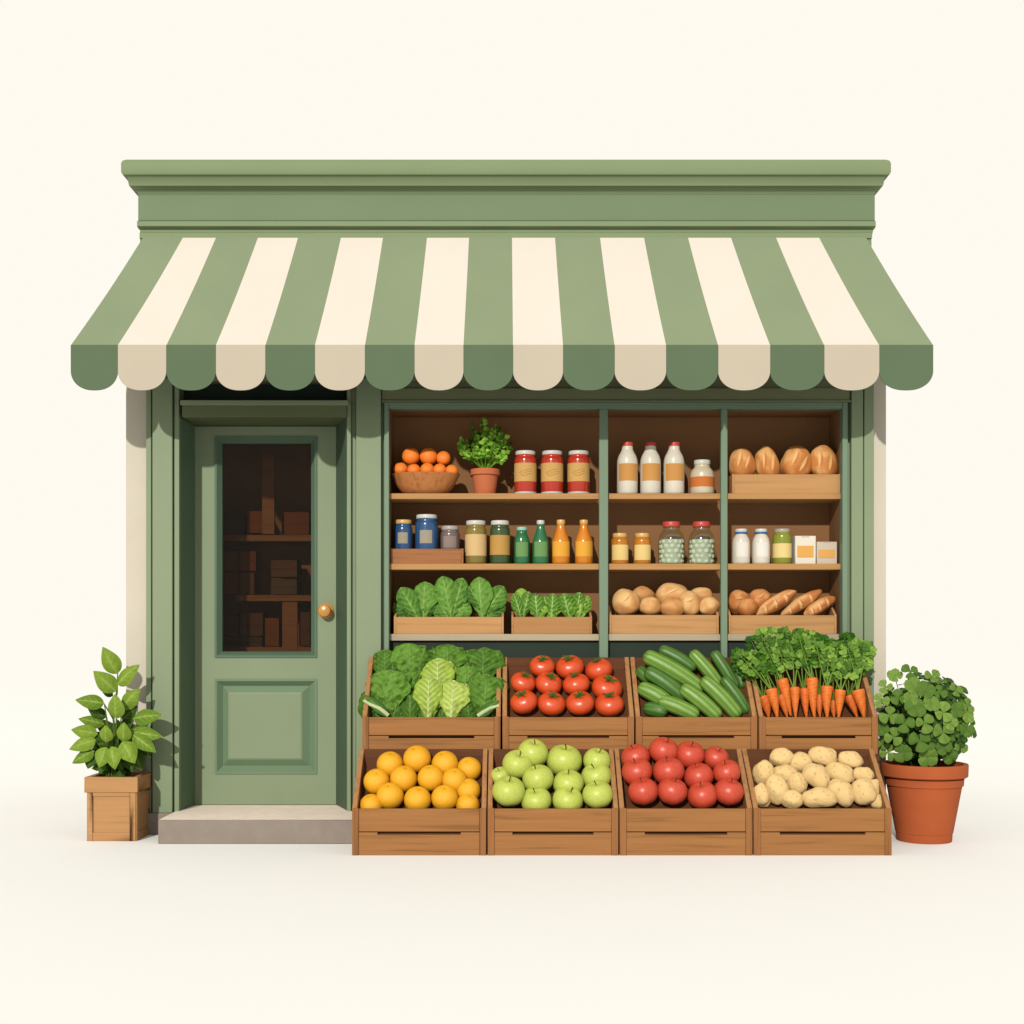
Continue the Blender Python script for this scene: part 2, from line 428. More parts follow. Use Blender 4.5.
# door
dr = MB()
def dbox(a, b, q0, q1, y0=YD, y1=YD + .05): bx(dr, a, b, q0, q1, y0, y1)
dbox(195, 215, 426.5, 804.5); dbox(317, 336.2, 426.5, 804.5)
dbox(215, 317, 426.5, 436.5); dbox(215, 317, 657.5, 679); dbox(215, 317, 774, 804.5)
door = dr.build('door', GREEN, shop)
def prect(a, b, q0, q1, y): return ((PX(a, y), PX(b, y), PZ(q1, y), PZ(q0, y)), y)
def rr(a, b, q0, q1, ypx, y):     # rectangle measured on the door face, set at depth y
    return ((PX(a, ypx), PX(b, ypx), PZ(q1, ypx), PZ(q0, ypx)), y)
MB().rings([rr(215, 317, 436.5, 657.5, YD, YD - .008), rr(217, 315, 438.5, 655.5, YD, YD - .008), rr(221.5, 310.5, 443, 651.5, YD, YD + .022), rr(221.5, 310.5, 443, 651.5, YD, YD + .05)]).build('glazing_bead', mat('green_paint_bead', (98, 124, 98), .55, .2, .03, 3), door)
gp = MB(); x0, x1, zz0, zz1 = rr(221, 311, 442.5, 652, YD, 0)[0]; gp.box(x0, x1, YD + .026, YD + .030, zz0, zz1)
gp.build('glass_pane', clear('door_glass', (.80, .72, .62), .008, .12), door)
GPANEL = mat('green_paint_panel', (122, 146, 112), .55, .2, .03, 3)
pm = MB().rings([rr(215, 317, 679, 774, YD, YD - .006), rr(217, 315, 681, 772, YD, YD - .006), rr(222, 309, 686, 766, YD, YD + .026), rr(228, 302, 692.5, 759.5, YD, YD + .004)], 1)
pm.rings([rr(228, 302, 692.5, 759.5, YD, YD + .004), rr(229.5, 300.5, 694, 758, YD, YD + .001)], 0, True)
pm.build('door_panel', [GREEN, GPANEL], door, smooth=False)
kc = P(326, 611, YD)
kM = Matrix.Translation(kc) @ Matrix.Rotation(R(90), 4, 'X')
kn = MB().lathe([(0.0, .0), (.047, .0), (.047, .004), (.040, .010), (.020, .012), (.016, .03), (.022, .038), (.034, .046), (.037, .056), (.033, .066), (.02, .072), (.0, .074)], 32, kM)
kn.build('door_knob', BRASS, door)
# doorstep
ds = MB(); ds.prism([(-1.87, -.343), (-.835, -.343), (-.835, 0), (-.905, 0), (-.905, .33), (-1.85, .33), (-1.85, 0), (-1.87, 0)], 0, .128, 'z')
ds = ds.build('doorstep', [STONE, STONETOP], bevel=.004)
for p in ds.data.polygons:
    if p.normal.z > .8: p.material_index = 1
tag(ds, 'low grey stone step in front of the green door', 'step')
# display window
yB = .30
fr = MB()
bx(fr, 384, 389, 403, 700, -.012, .05); bx(fr, 842.5, 848, 403, 700, -.012, .05); bx(fr, 389, 842.5, 403, 408.6, -.010, .05)
bx(fr, 384, 848, 402.2, 403.3, -.02, .05)
fr.build('window_frame', GREENM, shop, bevel=.0025)
for a, b in ((599.2, 608.2), (721, 727.6)):
    m_ = MB(); bx(m_, a, b, 408.8, 700, -.006, .03); m_.build('mullion', GREENM, shop, bevel=.0025)
mb = MB()
mb.box(PX(386, 0), PX(845, 0), yB, yB + .02, PZ(642, .03), PZ(404, 0))
mb.box(PX(386, 0), PX(388.6, 0), .05, yB, PZ(642, .03), PZ(404, 0)); mb.box(PX(842.8, 0), PX(846, 0), .05, yB, PZ(642, .03), PZ(404, 0))
mb.box(PX(388.6, 0), PX(842.8, 0), .05, yB, PZ(408, 0), PZ(404, 0))
mb.build('display_case', WBACK, shop)
mb = MB(); bx(mb, 389, 842.5, 641, 704, .06, .10); mb.build('dark_panel', GREENX, shop)
mb = MB(); mb.box(PX(384, 0), PX(848, 0), .012, .10, 0, PZ(700, 0)); mb.build('stall_riser', GREEND, shop)
BAYS = ((389.2, 599), (608.4, 720.8), (727.8, 842.3))
ROWS = ((493.3, 499), (563.6, 569.6), (634, 640.6))
SH = []
for ri, (a, b) in enumerate(ROWS):
    SH.append(PZ(a, .03))
    for p0, p1 in BAYS:
        if ri == 2: p0 -= 1 if p0 > 400 else 0
        MB().box(PX(p0, .03), PX(p1, .03), .032, yB - .002, PZ(b, .03), PZ(a, .03)).build('shelf', (WSHELF, WSHELF, WSHELFP)[ri], shop, bevel=.0015)
# shelving seen dimly through the door glass
su = empty('shelving_unit', (PX(266, .6), .62, .1), 'dark wooden shelving unit seen dimly through the door glass', 'shelving')
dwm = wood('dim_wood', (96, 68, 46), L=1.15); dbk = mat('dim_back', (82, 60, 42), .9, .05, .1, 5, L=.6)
def sub(mb, name, m_, par, **k):
    o = mb.build(name, m_, par, **k); o.matrix_parent_inverse = Matrix.Translation(-Vector(par.location)); return o
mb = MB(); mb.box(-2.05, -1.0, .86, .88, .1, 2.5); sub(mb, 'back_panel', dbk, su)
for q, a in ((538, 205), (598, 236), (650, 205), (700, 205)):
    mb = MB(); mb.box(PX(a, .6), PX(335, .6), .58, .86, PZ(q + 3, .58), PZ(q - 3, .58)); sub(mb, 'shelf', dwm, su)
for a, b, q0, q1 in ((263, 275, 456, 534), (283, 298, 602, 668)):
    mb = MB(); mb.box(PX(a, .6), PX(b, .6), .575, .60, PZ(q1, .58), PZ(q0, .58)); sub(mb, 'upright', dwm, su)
nb = 0
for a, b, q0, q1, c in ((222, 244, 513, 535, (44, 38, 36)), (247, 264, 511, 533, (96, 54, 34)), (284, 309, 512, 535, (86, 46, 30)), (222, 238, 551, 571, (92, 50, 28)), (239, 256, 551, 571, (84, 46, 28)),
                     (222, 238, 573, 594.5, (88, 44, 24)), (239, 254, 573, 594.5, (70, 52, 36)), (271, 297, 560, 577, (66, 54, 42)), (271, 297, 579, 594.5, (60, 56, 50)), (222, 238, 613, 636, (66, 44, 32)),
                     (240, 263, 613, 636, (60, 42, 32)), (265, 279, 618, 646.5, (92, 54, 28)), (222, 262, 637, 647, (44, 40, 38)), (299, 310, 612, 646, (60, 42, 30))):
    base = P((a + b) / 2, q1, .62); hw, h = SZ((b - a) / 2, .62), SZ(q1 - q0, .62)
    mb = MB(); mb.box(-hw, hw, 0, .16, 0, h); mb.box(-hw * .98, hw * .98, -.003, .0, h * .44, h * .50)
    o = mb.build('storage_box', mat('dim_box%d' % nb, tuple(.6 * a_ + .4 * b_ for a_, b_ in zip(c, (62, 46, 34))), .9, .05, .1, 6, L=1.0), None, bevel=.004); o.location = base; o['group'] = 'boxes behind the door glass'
    tag(o, 'plain dark box on the dim shelving behind the door glass', 'box'); nb += 1

# ------------------------------------------------------------------ awning
BOT = [71, 118, 166.5, 216, 265.5, 315, 365, 414.5, 463.5, 513, 563, 614.5, 666, 718, 770, 824, 879, 933]
TOP = [143, 183, 216, 258, 298, 341, 383, 427, 469, 512, 555, 600, 644, 688, 731, 776, 819, 866]
AD, AT = -.42, -.035
aw = empty('awning', (0, -.05, PZ(237, AT)), 'green and cream striped awning with a scalloped edge over the shopfront', 'awning')
cm = MB(); NS = 10
for i in range(17):
    for k in range(NS):
        t0, t1 = k / NS, (k + 1) / NS
        def pt(px, qx, t):
            a, b = P(px, 237.5, AT), P(qx, 345, AD)
            p = a.lerp(b, t); p.z -= .012 * math.sin(PI * t); return p
        q = [pt(TOP[i], BOT[i], t0), pt(TOP[i + 1], BOT[i + 1], t0), pt(TOP[i + 1], BOT[i + 1], t1), pt(TOP[i], BOT[i], t1)]
        lo_ = [p - Vector((0, 0, .006)) for p in q]
        cm.add(q, [(0, 3, 2, 1)], i % 2); cm.add(lo_, [(0, 1, 2, 3)], i % 2)
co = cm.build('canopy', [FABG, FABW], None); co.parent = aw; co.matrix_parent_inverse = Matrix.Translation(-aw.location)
# keep normals clean
vm = MB()
for i in range(17):
    x0, x1 = PX(BOT[i], AD), PX(BOT[i + 1], AD); zt, zm, zb = PZ(345, AD), PZ(371, AD), PZ(390.5, AD)
    g_ = .001 if i else 0
    pts = [(x1, zt), (x0 + g_, zt), (x0 + g_, zm)]
    xc, rx, rz = (x0 + x1) / 2, (x1 - x0) / 2, zm - zb
    for k in range(1, 24):
        a = PI + PI * k / 24
        pts.append((xc + rx * (abs(math.cos(a)) ** .86) * (1 if math.cos(a) > 0 else -1), zm + rz * math.sin(a) * 1.0))
    pts.append((x1, zm))
    yy = AD - .004 - .0015 * (i % 2)
    vm.prism(pts, yy, yy + .005, 'y', i % 2)
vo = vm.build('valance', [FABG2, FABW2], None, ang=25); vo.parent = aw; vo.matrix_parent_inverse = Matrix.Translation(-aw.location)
rl = MB().tube([P(BOT[0] + 2, 347, AD + .015), P(BOT[-1] - 2, 347, AD + .015)], .012, 10)
ro = rl.build('front_rail', GREENX, None); ro.parent = aw; ro.matrix_parent_inverse = Matrix.Translation(-aw.location)

# ------------------------------------------------------------------ big crates
def crate(pa, pb, yf, yb, zb0, hf, hb, bf, bb, slots, label, d2=0):
    xa, xb = PX(pa, yf), PX(pb, yf); xc = (xa + xb) / 2; W = (xb - xa) / 2; dep = yb - yf
    root = empty('produce_crate', (xc, yf, zb0), label, 'crate', 'slatted produce crates in front of the window')
    hf -= zb0; hb -= zb0; T = .024
    zs = hf * .50
    for s in (-1, 1):
        a, b = sorted((s * W, s * (W - T)))
        MB().prism([(.0, 0), (.0, hf), (dep, hb), (dep, 0)], a, b, 'x').build('side_panel', WCRATEY, root, bevel=.002)
        a, b = sorted((s * (W - .001), s * (W - .034)))
        MB().box(a, b, -.008, -.0005, 0, hf + .003).build('corner_post', WCRATEZ, root, bevel=.0015)
    MB().box(-W + .0345, W - .0345, -.004, .014, zs + .002, hf - .001).build('front_board', WCRATE, root, bevel=.002)
    sw = W * .62; n_ = .014
    MB().prism([(-W + .0345, 0), (W - .0345, 0), (W - .0345, zs - .002), (sw, zs - .002), (sw, zs - n_), (-sw, zs - n_), (-sw, zs - .002), (-W + .0345, zs - .002)], -.004, .014, 'y').build('front_board', WCRATE, root, bevel=.001)
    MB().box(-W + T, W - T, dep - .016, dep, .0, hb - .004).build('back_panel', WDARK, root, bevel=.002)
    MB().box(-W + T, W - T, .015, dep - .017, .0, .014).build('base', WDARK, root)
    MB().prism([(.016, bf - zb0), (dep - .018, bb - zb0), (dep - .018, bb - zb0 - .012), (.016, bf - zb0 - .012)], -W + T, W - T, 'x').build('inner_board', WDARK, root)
    return root
FR = (('orange', 352, 486.3), ('green apple', 487.6, 618.4), ('red apple', 619.6, 752.4), ('potato', 753.6, 891.5))
flab = {'orange': 'wooden crate of oranges beside the doorstep, leftmost on the ground', 'green apple': 'wooden crate of green apples on the ground below the tomatoes',
        'red apple': 'wooden crate of red apples on the ground below the cucumbers', 'potato': 'wooden crate of pale potatoes at the right end of the ground row'}
for nm, a, b in FR: crate(a, b, -.69, -.37, 0, .234, .508, .10, .41, 1, flab[nm])
BR = (('lettuce', 362.3, 500.6), ('tomato', 502.4, 634.2), ('cucumber', 635.8, 757.2), ('carrot', 759, 878))
blab = {'lettuce': 'raised wooden crate filled with leafy dark and pale green lettuces', 'tomato': 'raised wooden crate of tomatoes between the lettuces and the cucumbers',
        'cucumber': 'raised wooden crate of cucumbers below the middle bay of the window', 'carrot': 'raised wooden crate of bunched carrots at the right end of the upper row'}
for nm, a, b in BR: crate(a, b, -.345, -.03, .475, .671, .985, .52 if nm in ('carrot', 'lettuce') else .56, .78 if nm in ('carrot', 'lettuce') else .90, 1, blab[nm])
st = empty('crate_stand', (0, -.19, 0), 'low wooden bench under the upper row of crates', 'bench')
MB().box(-.77, 2.0 - .06, -.16, .15, .44, .473).build('bench_top', WDARK, st)
for x in (-.74, .05, .85, 1.88):
    for y in (-.14, .11): MB().box(x, x + .04, y, y + .04, 0, .44).build('leg', WDARK, st)

# ------------------------------------------------------------------ round produce
def zc(off, k): return lambda x, y: (off[0] + x / k, off[1] + y / k)
ZF1, ZF2 = zc((340, 730), 3.413), zc((610, 730), 3.413)
ZB1, ZB2 = zc((340, 630), 3.413), zc((610, 620), 3.531)
MORANGE = mat('orange_peel', (255, 182, 36), .42, .3, .08, 9, L=1.95, bump=.35, bscale=260)
MORANGE2 = mat('tangerine_peel', (246, 128, 40), .45, .3, .06, 9, bump=.3, bscale=260, L=1.5)
MGREENA = mat('green_apple_skin', (208, 220, 98), .4, .3, .10, 8)
MREDA = mat('red_apple_skin', (222, 82, 56), .38, .35, .16, 10)
MTOM = mat('tomato_skin', (236, 86, 36), .32, .45, .07, 8)
MPOT = mat('potato_skin', (232, 194, 126), .75, .12, .06, 14, bump=.25, bscale=70)
STEM = mat('stem_brown', (96, 66, 36), .8, .1)
CALYX = vcol('calyx', .6, .1)
def fruit_orange(m_, name='orange'):
    def fn(d, th, a):
        r = 1 - .10 * math.exp(-(th / .22) ** 2); return Vector((d.x, d.y, d.z * .97)) * r
    mb = MB().sphere(Matrix(), 36, 24, fn); o = mb.build(name, m_)
    c = MB().lathe([(0, .885), (.05, .885), (.055, .875)], 8).build('stem_scar', mat('scar', (150, 130, 50), .8, .1), o)
    return o
def fruit_apple(m_, name):
    def fn(d, th, a):
        r = 1 + .035 * math.cos(th) - .30 * math.exp(-(th / .34) ** 2) - .12 * math.exp(-((PI - th) / .3) ** 2)
        r *= 1 + .018 * math.cos(5 * a) * (1 - math.cos(th)) * .5
        return Vector((d.x * 1.02, d.y * 1.02, d.z * .93)) * r
    o = MB().sphere(Matrix(), 36, 26, fn).build(name, m_)
    MB().tube([(0, 0, .62), (.01, .01, .78), (.05, .02, .92), (.09, .02, 1.03)], [.035, .028, .03, .045], 8).build('stem', STEM, o)
    return o
def fruit_tomato():
    def fn(d, th, a):
        r = 1 - .22 * math.exp(-(th / .38) ** 2) + .03 * math.cos(6 * a) * math.sin(th) * math.exp(-(th / 1.1) ** 2)
        return Vector((d.x * 1.06, d.y * 1.06, d.z * .84)) * r
    o = MB().sphere(Matrix(), 40, 24, fn).build('tomato', MTOM)
    mb = MB(); g1 = alb((96, 118, 50)); g2 = alb((70, 92, 36))
    for k in range(6):
        a = 2 * PI * k / 6 + random.uniform(-.2, .2); L_ = random.uniform(.42, .62)
        mb.leaf((0, 0, .70), (math.cos(a) * L_, math.sin(a) * L_, .80 + random.uniform(-.06, .10)), .10, (0, 0, 1), 'ovate', .2, .25, 6, 2, g1, g2)
    mb.tube([(0, 0, .66), (.02, 0, .82), (.06, .02, 1.0)], [.05, .04, .05], 6, 0, g1)
    mb.build('calyx', CALYX, o)
    return o
first = {}
def place(key, make, loc, r, tilt, label, cat, group, yaw=None, sq=(1, 1, 1)):
    if key not in first:
        o = make(); first[key] = o
    else: o = dup(first[key])
    o.location = loc
    yaw = random.uniform(0, 2 * PI) if yaw is None else yaw
    q = Quaternion((1, 0, 0), tilt[0]) @ Quaternion((0, 1, 0), tilt[1]) @ Quaternion((0, 0, 1), yaw)
    o.rotation_mode = 'XYZ'; o.rotation_euler = q.to_euler()
    o.scale = (r * sq[0], r * sq[1], r * sq[2])
    tag(o, label, cat, group)
    return o
def heap(key, make, conv, rows, ylist, cratename, noun, cat, group, grow=1.0, tilt=(.35, 0)):
    for (rname, items), y in zip(rows, ylist):
        for i, it in enumerate(items):
            cx, cy = conv(it[0], it[1]); r = it[2] / 3.413 * grow
            yy = y + random.uniform(-.006, .006) + (it[4] if len(it) > 4 else 0)
            lab = '%s %s in the %s row of %s' % (noun, pos_word(i, len(items)), rname, cratename)
            t = (tilt[0] + random.uniform(-.18, .18), random.uniform(-.3, .3))
            place(key, make, P(cx, cy, yy), SZ(r, yy), t, lab, cat, group)
heap('orange', lambda: fruit_orange(MORANGE), ZF1, [
    ('back', [(171, 118, 46), (263, 99, 48), (358, 116, 46), (440, 134, 43)]),
    ('middle', [(125, 176, 45), (217, 167, 47), (310, 164, 46), (390, 172, 44)]),
    ('front', [(107, 258, 41), (171, 225, 47), (265, 238, 47), (357, 232, 46), (436, 256, 41)]),
    ('side', [(437, 207, 43)])], (-.445, -.52, -.59, -.535), 'the orange crate', 'orange', 'orange', 'oranges in the crate by the step', tilt=(.5, 0))
heap('gapple', lambda: fruit_apple(MGREENA, 'green_apple'), ZF1, [
    ('back', [(658, 80, 52), (765, 106, 60), (877, 106, 47)]),
    ('second', [(548, 160, 36), (607, 118, 52), (876, 160, 52)]),
    ('third', [(676, 168, 53), (780, 185, 52)]),
    ('front', [(576, 211, 56), (670, 243, 52), (777, 240, 52), (880, 222, 52)])], (-.44, -.49, -.54, -.60), 'the green apple crate', 'green apple', 'apple', 'green apples in the crate')
heap('rapple', lambda: fruit_apple(MREDA, 'red_apple'), ZF2, [
    ('back', [(88, 95, 49), (183, 72, 50), (272, 86, 50), (362, 97, 43)]),
    ('middle', [(93, 144, 52), (200, 142, 53), (303, 160, 50), (399, 146, 47)]),
    ('front', [(113, 211, 51), (212, 210, 51), (316, 224, 51), (405, 212, 50)])], (-.44, -.515, -.595), 'the red apple crate', 'red apple', 'apple', 'red apples in the crate')
heap('tomato', fruit_tomato, ZB1, [
    ('back', [(690, 124, 41), (784, 127, 46), (883, 136, 45)]),
    ('middle', [(625, 180, 41), (712, 184, 44), (806, 185, 44), (911, 198, 50)]),
    ('front', [(627, 246, 45), (722, 252, 46), (819, 250, 46), (919, 255, 47)])], (-.10, -.175, -.25), 'the tomato crate', 'tomato', 'tomato', 'tomatoes in the raised crate', tilt=(.45, 0))
# potatoes
def potato_fn(seed):
    def fn(d, th, a):
        n = noise.noise(d * 1.1 + Vector((seed, 0, 0))) * .22 + noise.noise(d * 3 + Vector((seed, 5, 0))) * .04
        p = d * (1 + n)
        for ex in ((.3, -.9, .3), (-.4, -.8, -.1), (.1, -.7, .7), (.6, -.5, -.5), (-.6, -.6, .5)):
            e = Vector(ex).normalized(); p -= d * .05 * math.exp(-((d - e).length / .07) ** 2)
        return p
    return fn
eyes = [Vector(e).normalized() for e in ((.3, -.9, .3), (-.4, -.8, -.1), (.1, -.7, .7), (.6, -.5, -.5), (-.6, -.6, .5))]
pc0, pc1 = alb((246, 208, 142), 2.05), alb((160, 116, 64))
MPOTV = vcol('potato_skin_v', .75, .12, .05, 10, .3, 60)
PROTO = []
for sd in range(4):
    o = MB().sphere(Matrix(), 56, 40, potato_fn(sd * 3.3), 0, lambda d: mixc(pc0, pc1, max(math.exp(-((d - e).length / .06) ** 2) for e in eyes) * .8)).build('potato', MPOTV)
    PROTO.append(o)
POT = [('back', -.44, [(585, 93, 41, 34, 25), (650, 112, 43, 37, 0), (731, 90, 50, 35, -15), (822, 104, 46, 33, -15)]),
       ('second', -.49, [(526, 147, 38, 44, -15), (601, 152, 46, 34, -10), (785, 148, 50, 36, -20), (866, 154, 38, 30, -15)]),
       ('third', -.53, [(641, 182, 40, 34, -45), (706, 158, 52, 41, -40), (899, 197, 26, 32, 0)]),
       ('fourth', -.57, [(519, 222, 30, 42, 10), (570, 202, 42, 52, 5), (791, 214, 52, 41, -45), (866, 210, 42, 50, 10), (914, 246, 25, 27, 0)]),
       ('front', -.60, [(622, 236, 38, 34, 20), (716, 231, 61, 36, 0)])]
k_ = 0
for rn, y, its in POT:
    for i, (x, yy, rx, rz, an) in enumerate(its):
        if k_ < 4: o = PROTO[k_]
        else: o = dup(PROTO[k_ % 4])
        k_ += 1
        cx, cy = ZF2(x, yy)
        o.location = P(cx, cy, y); o.rotation_euler = (random.uniform(-.15, .15), R(-an), random.uniform(-.2, .2))
        o.scale = (SZ(rx / 3.413, y), SZ(min(rx, rz) * .9 / 3.413, y), SZ(rz / 3.413, y))
        tag(o, 'pale potato %s in the %s row of the potato crate' % (pos_word(i, len(its)), rn), 'potato', 'potatoes in the crate')
# cucumbers
CUC = [((183, 108), (292, 170), 23, -.10, 1, 'short dark cucumber lying behind the longest one'), ((438, 145), (466, 235), 17, -.09, 1, 'dark cucumber half hidden against the right side'),
       ((368, 120), (440, 235), 21, -.12, 1, 'dark cucumber second from the right at the back'), ((292, 120), (392, 240), 23, -.13, 0, 'upright cucumber standing at the middle of the back'),
       ((105, 180), (135, 210), 22, -.13, 1, 'dark cucumber tip showing at the back left corner'),
       ((130, 130), (322, 245), 29, -.16, 0, 'longest light green cucumber running diagonally across the top left'), ((135, 185), (262, 275), 28, -.19, 1, 'dark green cucumber lying under the longest one'),
       ((112, 242), (200, 290), 28, -.22, 0, 'short cucumber at the left side above the bottom ones'), ((130, 314), (190, 326), 25, -.25, 1, 'dark cucumber end in the bottom left corner'),
       ((402, 212), (482, 322), 22, -.20, 1, 'dark cucumber resting at the right end of the front'), ((332, 216), (448, 335), 28, -.235, 0, 'light cucumber leaning in the front right of middle'),
       ((260, 244), (378, 340), 28, -.26, 0, 'light cucumber leaning at the middle of the front'), ((182, 288), (300, 338), 28, -.27, 0, 'light cucumber lying low at the front left')]
CUCM = vcol('cucumber_skin', .42, .28, .08, 20, .25, 60)
def cucumber(p, q, r, dark):
    c1 = alb((106, 150, 52) if not dark else (72, 116, 44)); c2 = alb((158, 188, 90) if not dark else (104, 146, 60)); c3 = alb((64, 100, 32))
    n = 24; pts, rad = [], []
    ax = q - p; L_ = ax.length; up = Vector((0, -.4, 1))
    for i in range(n + 1):
        t = i / n; pts.append(p.lerp(q, t) + up * (math.sin(PI * t) * L_ * .035))
        e = min(t, 1 - t) * L_ / r
        rad.append(r * (max(0.0, 1 - max(0, 1 - e / 1.0) ** 2.2) ** .5 * .97 + .03) * (1 - .06 * math.cos(2 * PI * t)))
    def col(u, a):
        s_ = .5 + .5 * math.cos(a * 9); c = mixc(c1, c2, s_ ** 3 * .9)
        return mixc(c, c3, max(0, (abs(u - .5) - .42) / .08) * .7)
    mid = (p + q) / 2
    return MB().tube(pts, rad, 54, 0, col).build('cucumber', CUCM, None, origin=mid, ang=60)
for (a, b, r, y, dk, lab) in CUC:
    (ax_, ay), (bx_, by) = ZB2(*a), ZB2(*b); rr_ = r / 3.531
    d_ = .02
    p, q = P(ax_, ay, y + d_), P(bx_, by, y - d_); ext = (q - p).normalized() * SZ(rr_ * .55, y)
    o = cucumber(p - ext, q + ext, SZ(rr_, y), dk)
    tag(o, lab + ' of the cucumber crate', 'cucumber', 'cucumbers in the raised crate')
# carrots
CARM = vcol('carrot_skin', .5, .25, .07, 25, .2, 40)
co1, co2, co3 = alb((246, 130, 44)), alb((222, 96, 30)), alb((110, 130, 50))
def frond(mb, base, tip, spread, cols, n=9, ls=.02):
    base, tip = Vector(base), Vector(tip); ax = tip - base; L_ = ax.length
    pts = []
    bend = Vector((random.uniform(-.1, .1), -random.uniform(0, .25), 0)) * L_ * .5
    for i in range(7):
        t = i / 6; pts.append(base.lerp(tip, t) + bend * math.sin(PI * t) * .5)
    mb.tube(pts, [.0042 * (1 - .6 * i / 6) for i in range(7)], 6, 0, mixc(cols[0], alb((150, 180, 80)), .4))
    axn = ax.normalized(); side = axn.cross(Vector((0, -1, 0))).normalized()
    for i in range(n):
        t = .48 + .52 * i / (n - 1); b = base.lerp(tip, t) + bend * math.sin(PI * t) * .5
        for s in (-1, 1):
            w_ = spread * math.sin(PI * (.25 + .65 * (t - .48) / .52)) * random.uniform(.8, 1.15)
            e = b + side * s * w_ + axn * w_ * .75 + Vector((0, random.uniform(-.02, .02), 0))
            c = random.choice(cols)
            mb.tube([b, e], [.0018, .001], 4, 0, c, False)
            for m__ in range(3):
                tt = (.5, .8, 1)[m__]; bb = b.lerp(e, tt); dr_ = (side * s * (1, .4, 1)[m__] + axn * (.2, 1.2, .6)[m__] + Vector((0, random.uniform(-.5, .2), 0))).normalized()
                mb.leaf(bb, bb + dr_ * ls * random.uniform(.9, 1.4), ls * .42, (random.uniform(-.3, .3), -1, random.uniform(0, .6)), 'obovate', .15, .05, 4, 2, c)
    mb.leaf(tip - axn * ls * .5, tip + axn * ls * 1.3, ls * .55, (0, -1, .2), 'obovate', .15, .05, 4, 2, cols[-1])
CG = [alb((106, 142, 52), 2.2), alb((130, 164, 66), 2.2), alb((72, 108, 38), 2.2), alb((92, 130, 46), 2.2)]
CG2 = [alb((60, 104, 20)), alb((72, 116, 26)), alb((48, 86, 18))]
CAR = [((540, 268), (560, 345), 24, -.215, 1, (505, 110)), ((600, 262), (628, 345), 20, -.215, 1, (560, 70)), ((683, 238), (697, 350), 19, -.235, 1, (680, 50)), ((740, 262), (742, 345), 18, -.22, 1, (735, 60)),
       ((790, 285), (790, 345), 17, -.22, 1, (800, 70)), ((845, 264), (870, 345), 20, -.22, 1, (850, 75)),
       ((568, 240), (590, 350), 22, -.235, 0, (498, 100)), ((604, 205), (640, 338), 22, -.22, 0, (572, 55)), ((650, 234), (658, 350), 18, -.25, 0, (640, 85)),
       ((712, 200), (724, 350), 22, -.24, 0, (668, 60)), ((768, 230), (766, 350), 22, -.25, 0, (770, 100)), ((816, 244), (804, 350), 21, -.255, 0, (820, 150)), ((875, 244), (896, 350), 24, -.255, 0, (878, 95))]
CLN = ['small carrot half hidden behind the leftmost in the carrot crate', 'carrot in shade behind the tall left carrot', 'carrot in shade just left of the longest carrot', 'carrot in shade just right of the longest carrot',
       'shortest carrot showing low in the carrot crate', 'slanting carrot half hidden behind the rightmost', 'leftmost whole carrot, its leaves spilling over the crate side', 'tall carrot second from left, tip slanting right',
       'narrow upright carrot third from left at the front', 'longest carrot standing in the middle of the carrot crate', 'straight carrot right of the longest with a leafy top',
       'carrot third largest from the right leaning left at its tip', 'rightmost carrot leaning against the crate side']
for ci, ((ax_, ay), (bx_, by), r, y, back, (tx, ty)) in enumerate(CAR):
    p = P(*ZB2(ax_, ay), y + .02); q = P(*ZB2(bx_, by), y - .01); rr_ = SZ(r / 3.531, y)
    root = empty('carrot', q, CLN[ci] + (', in the carrot crate' if 'crate' not in CLN[ci] else ''), 'carrot', 'carrots in the raised crate')
    n = 26; pts, rad = [], []
    for i in range(n + 1):
        t = i / n; pts.append(p.lerp(q, t) + Vector((math.sin(t * 3 + ci) * rr_ * .12, 0, 0)))
        e = min(1, t / .07)
        rad.append(rr_ * (math.sqrt(max(.0, 1 - (1 - e) ** 2)) * .85 + .15) * (1 - .86 * t ** 1.35) * (1 + .018 * math.sin(t * 60 + ci)))
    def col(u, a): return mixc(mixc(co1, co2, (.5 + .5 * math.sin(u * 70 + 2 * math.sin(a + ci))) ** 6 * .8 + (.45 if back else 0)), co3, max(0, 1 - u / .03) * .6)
    sub(MB().tube(pts, rad, 22, 0, col), 'root', CARM, root, ang=60)
    mb = MB(); tp = P(*ZB2(tx, ty), y + .04); cols = CG2 if back else CG
    nfr = 3 if not back else 4
    for f_ in range(nfr):
        off = Vector(((f_ - (nfr - 1) / 2) * SZ(38 / 3.531, y), random.uniform(-.02, .05), random.uniform(-.05, .02)))
        bl = p + Vector(((f_ - 1.5) * .004, 0, -.004))
        frond(mb, bl, tp + off, SZ(17 / 3.531, y), cols, 6, .029 if not back else .024)
    sub(mb, 'leaves', FOL, root)

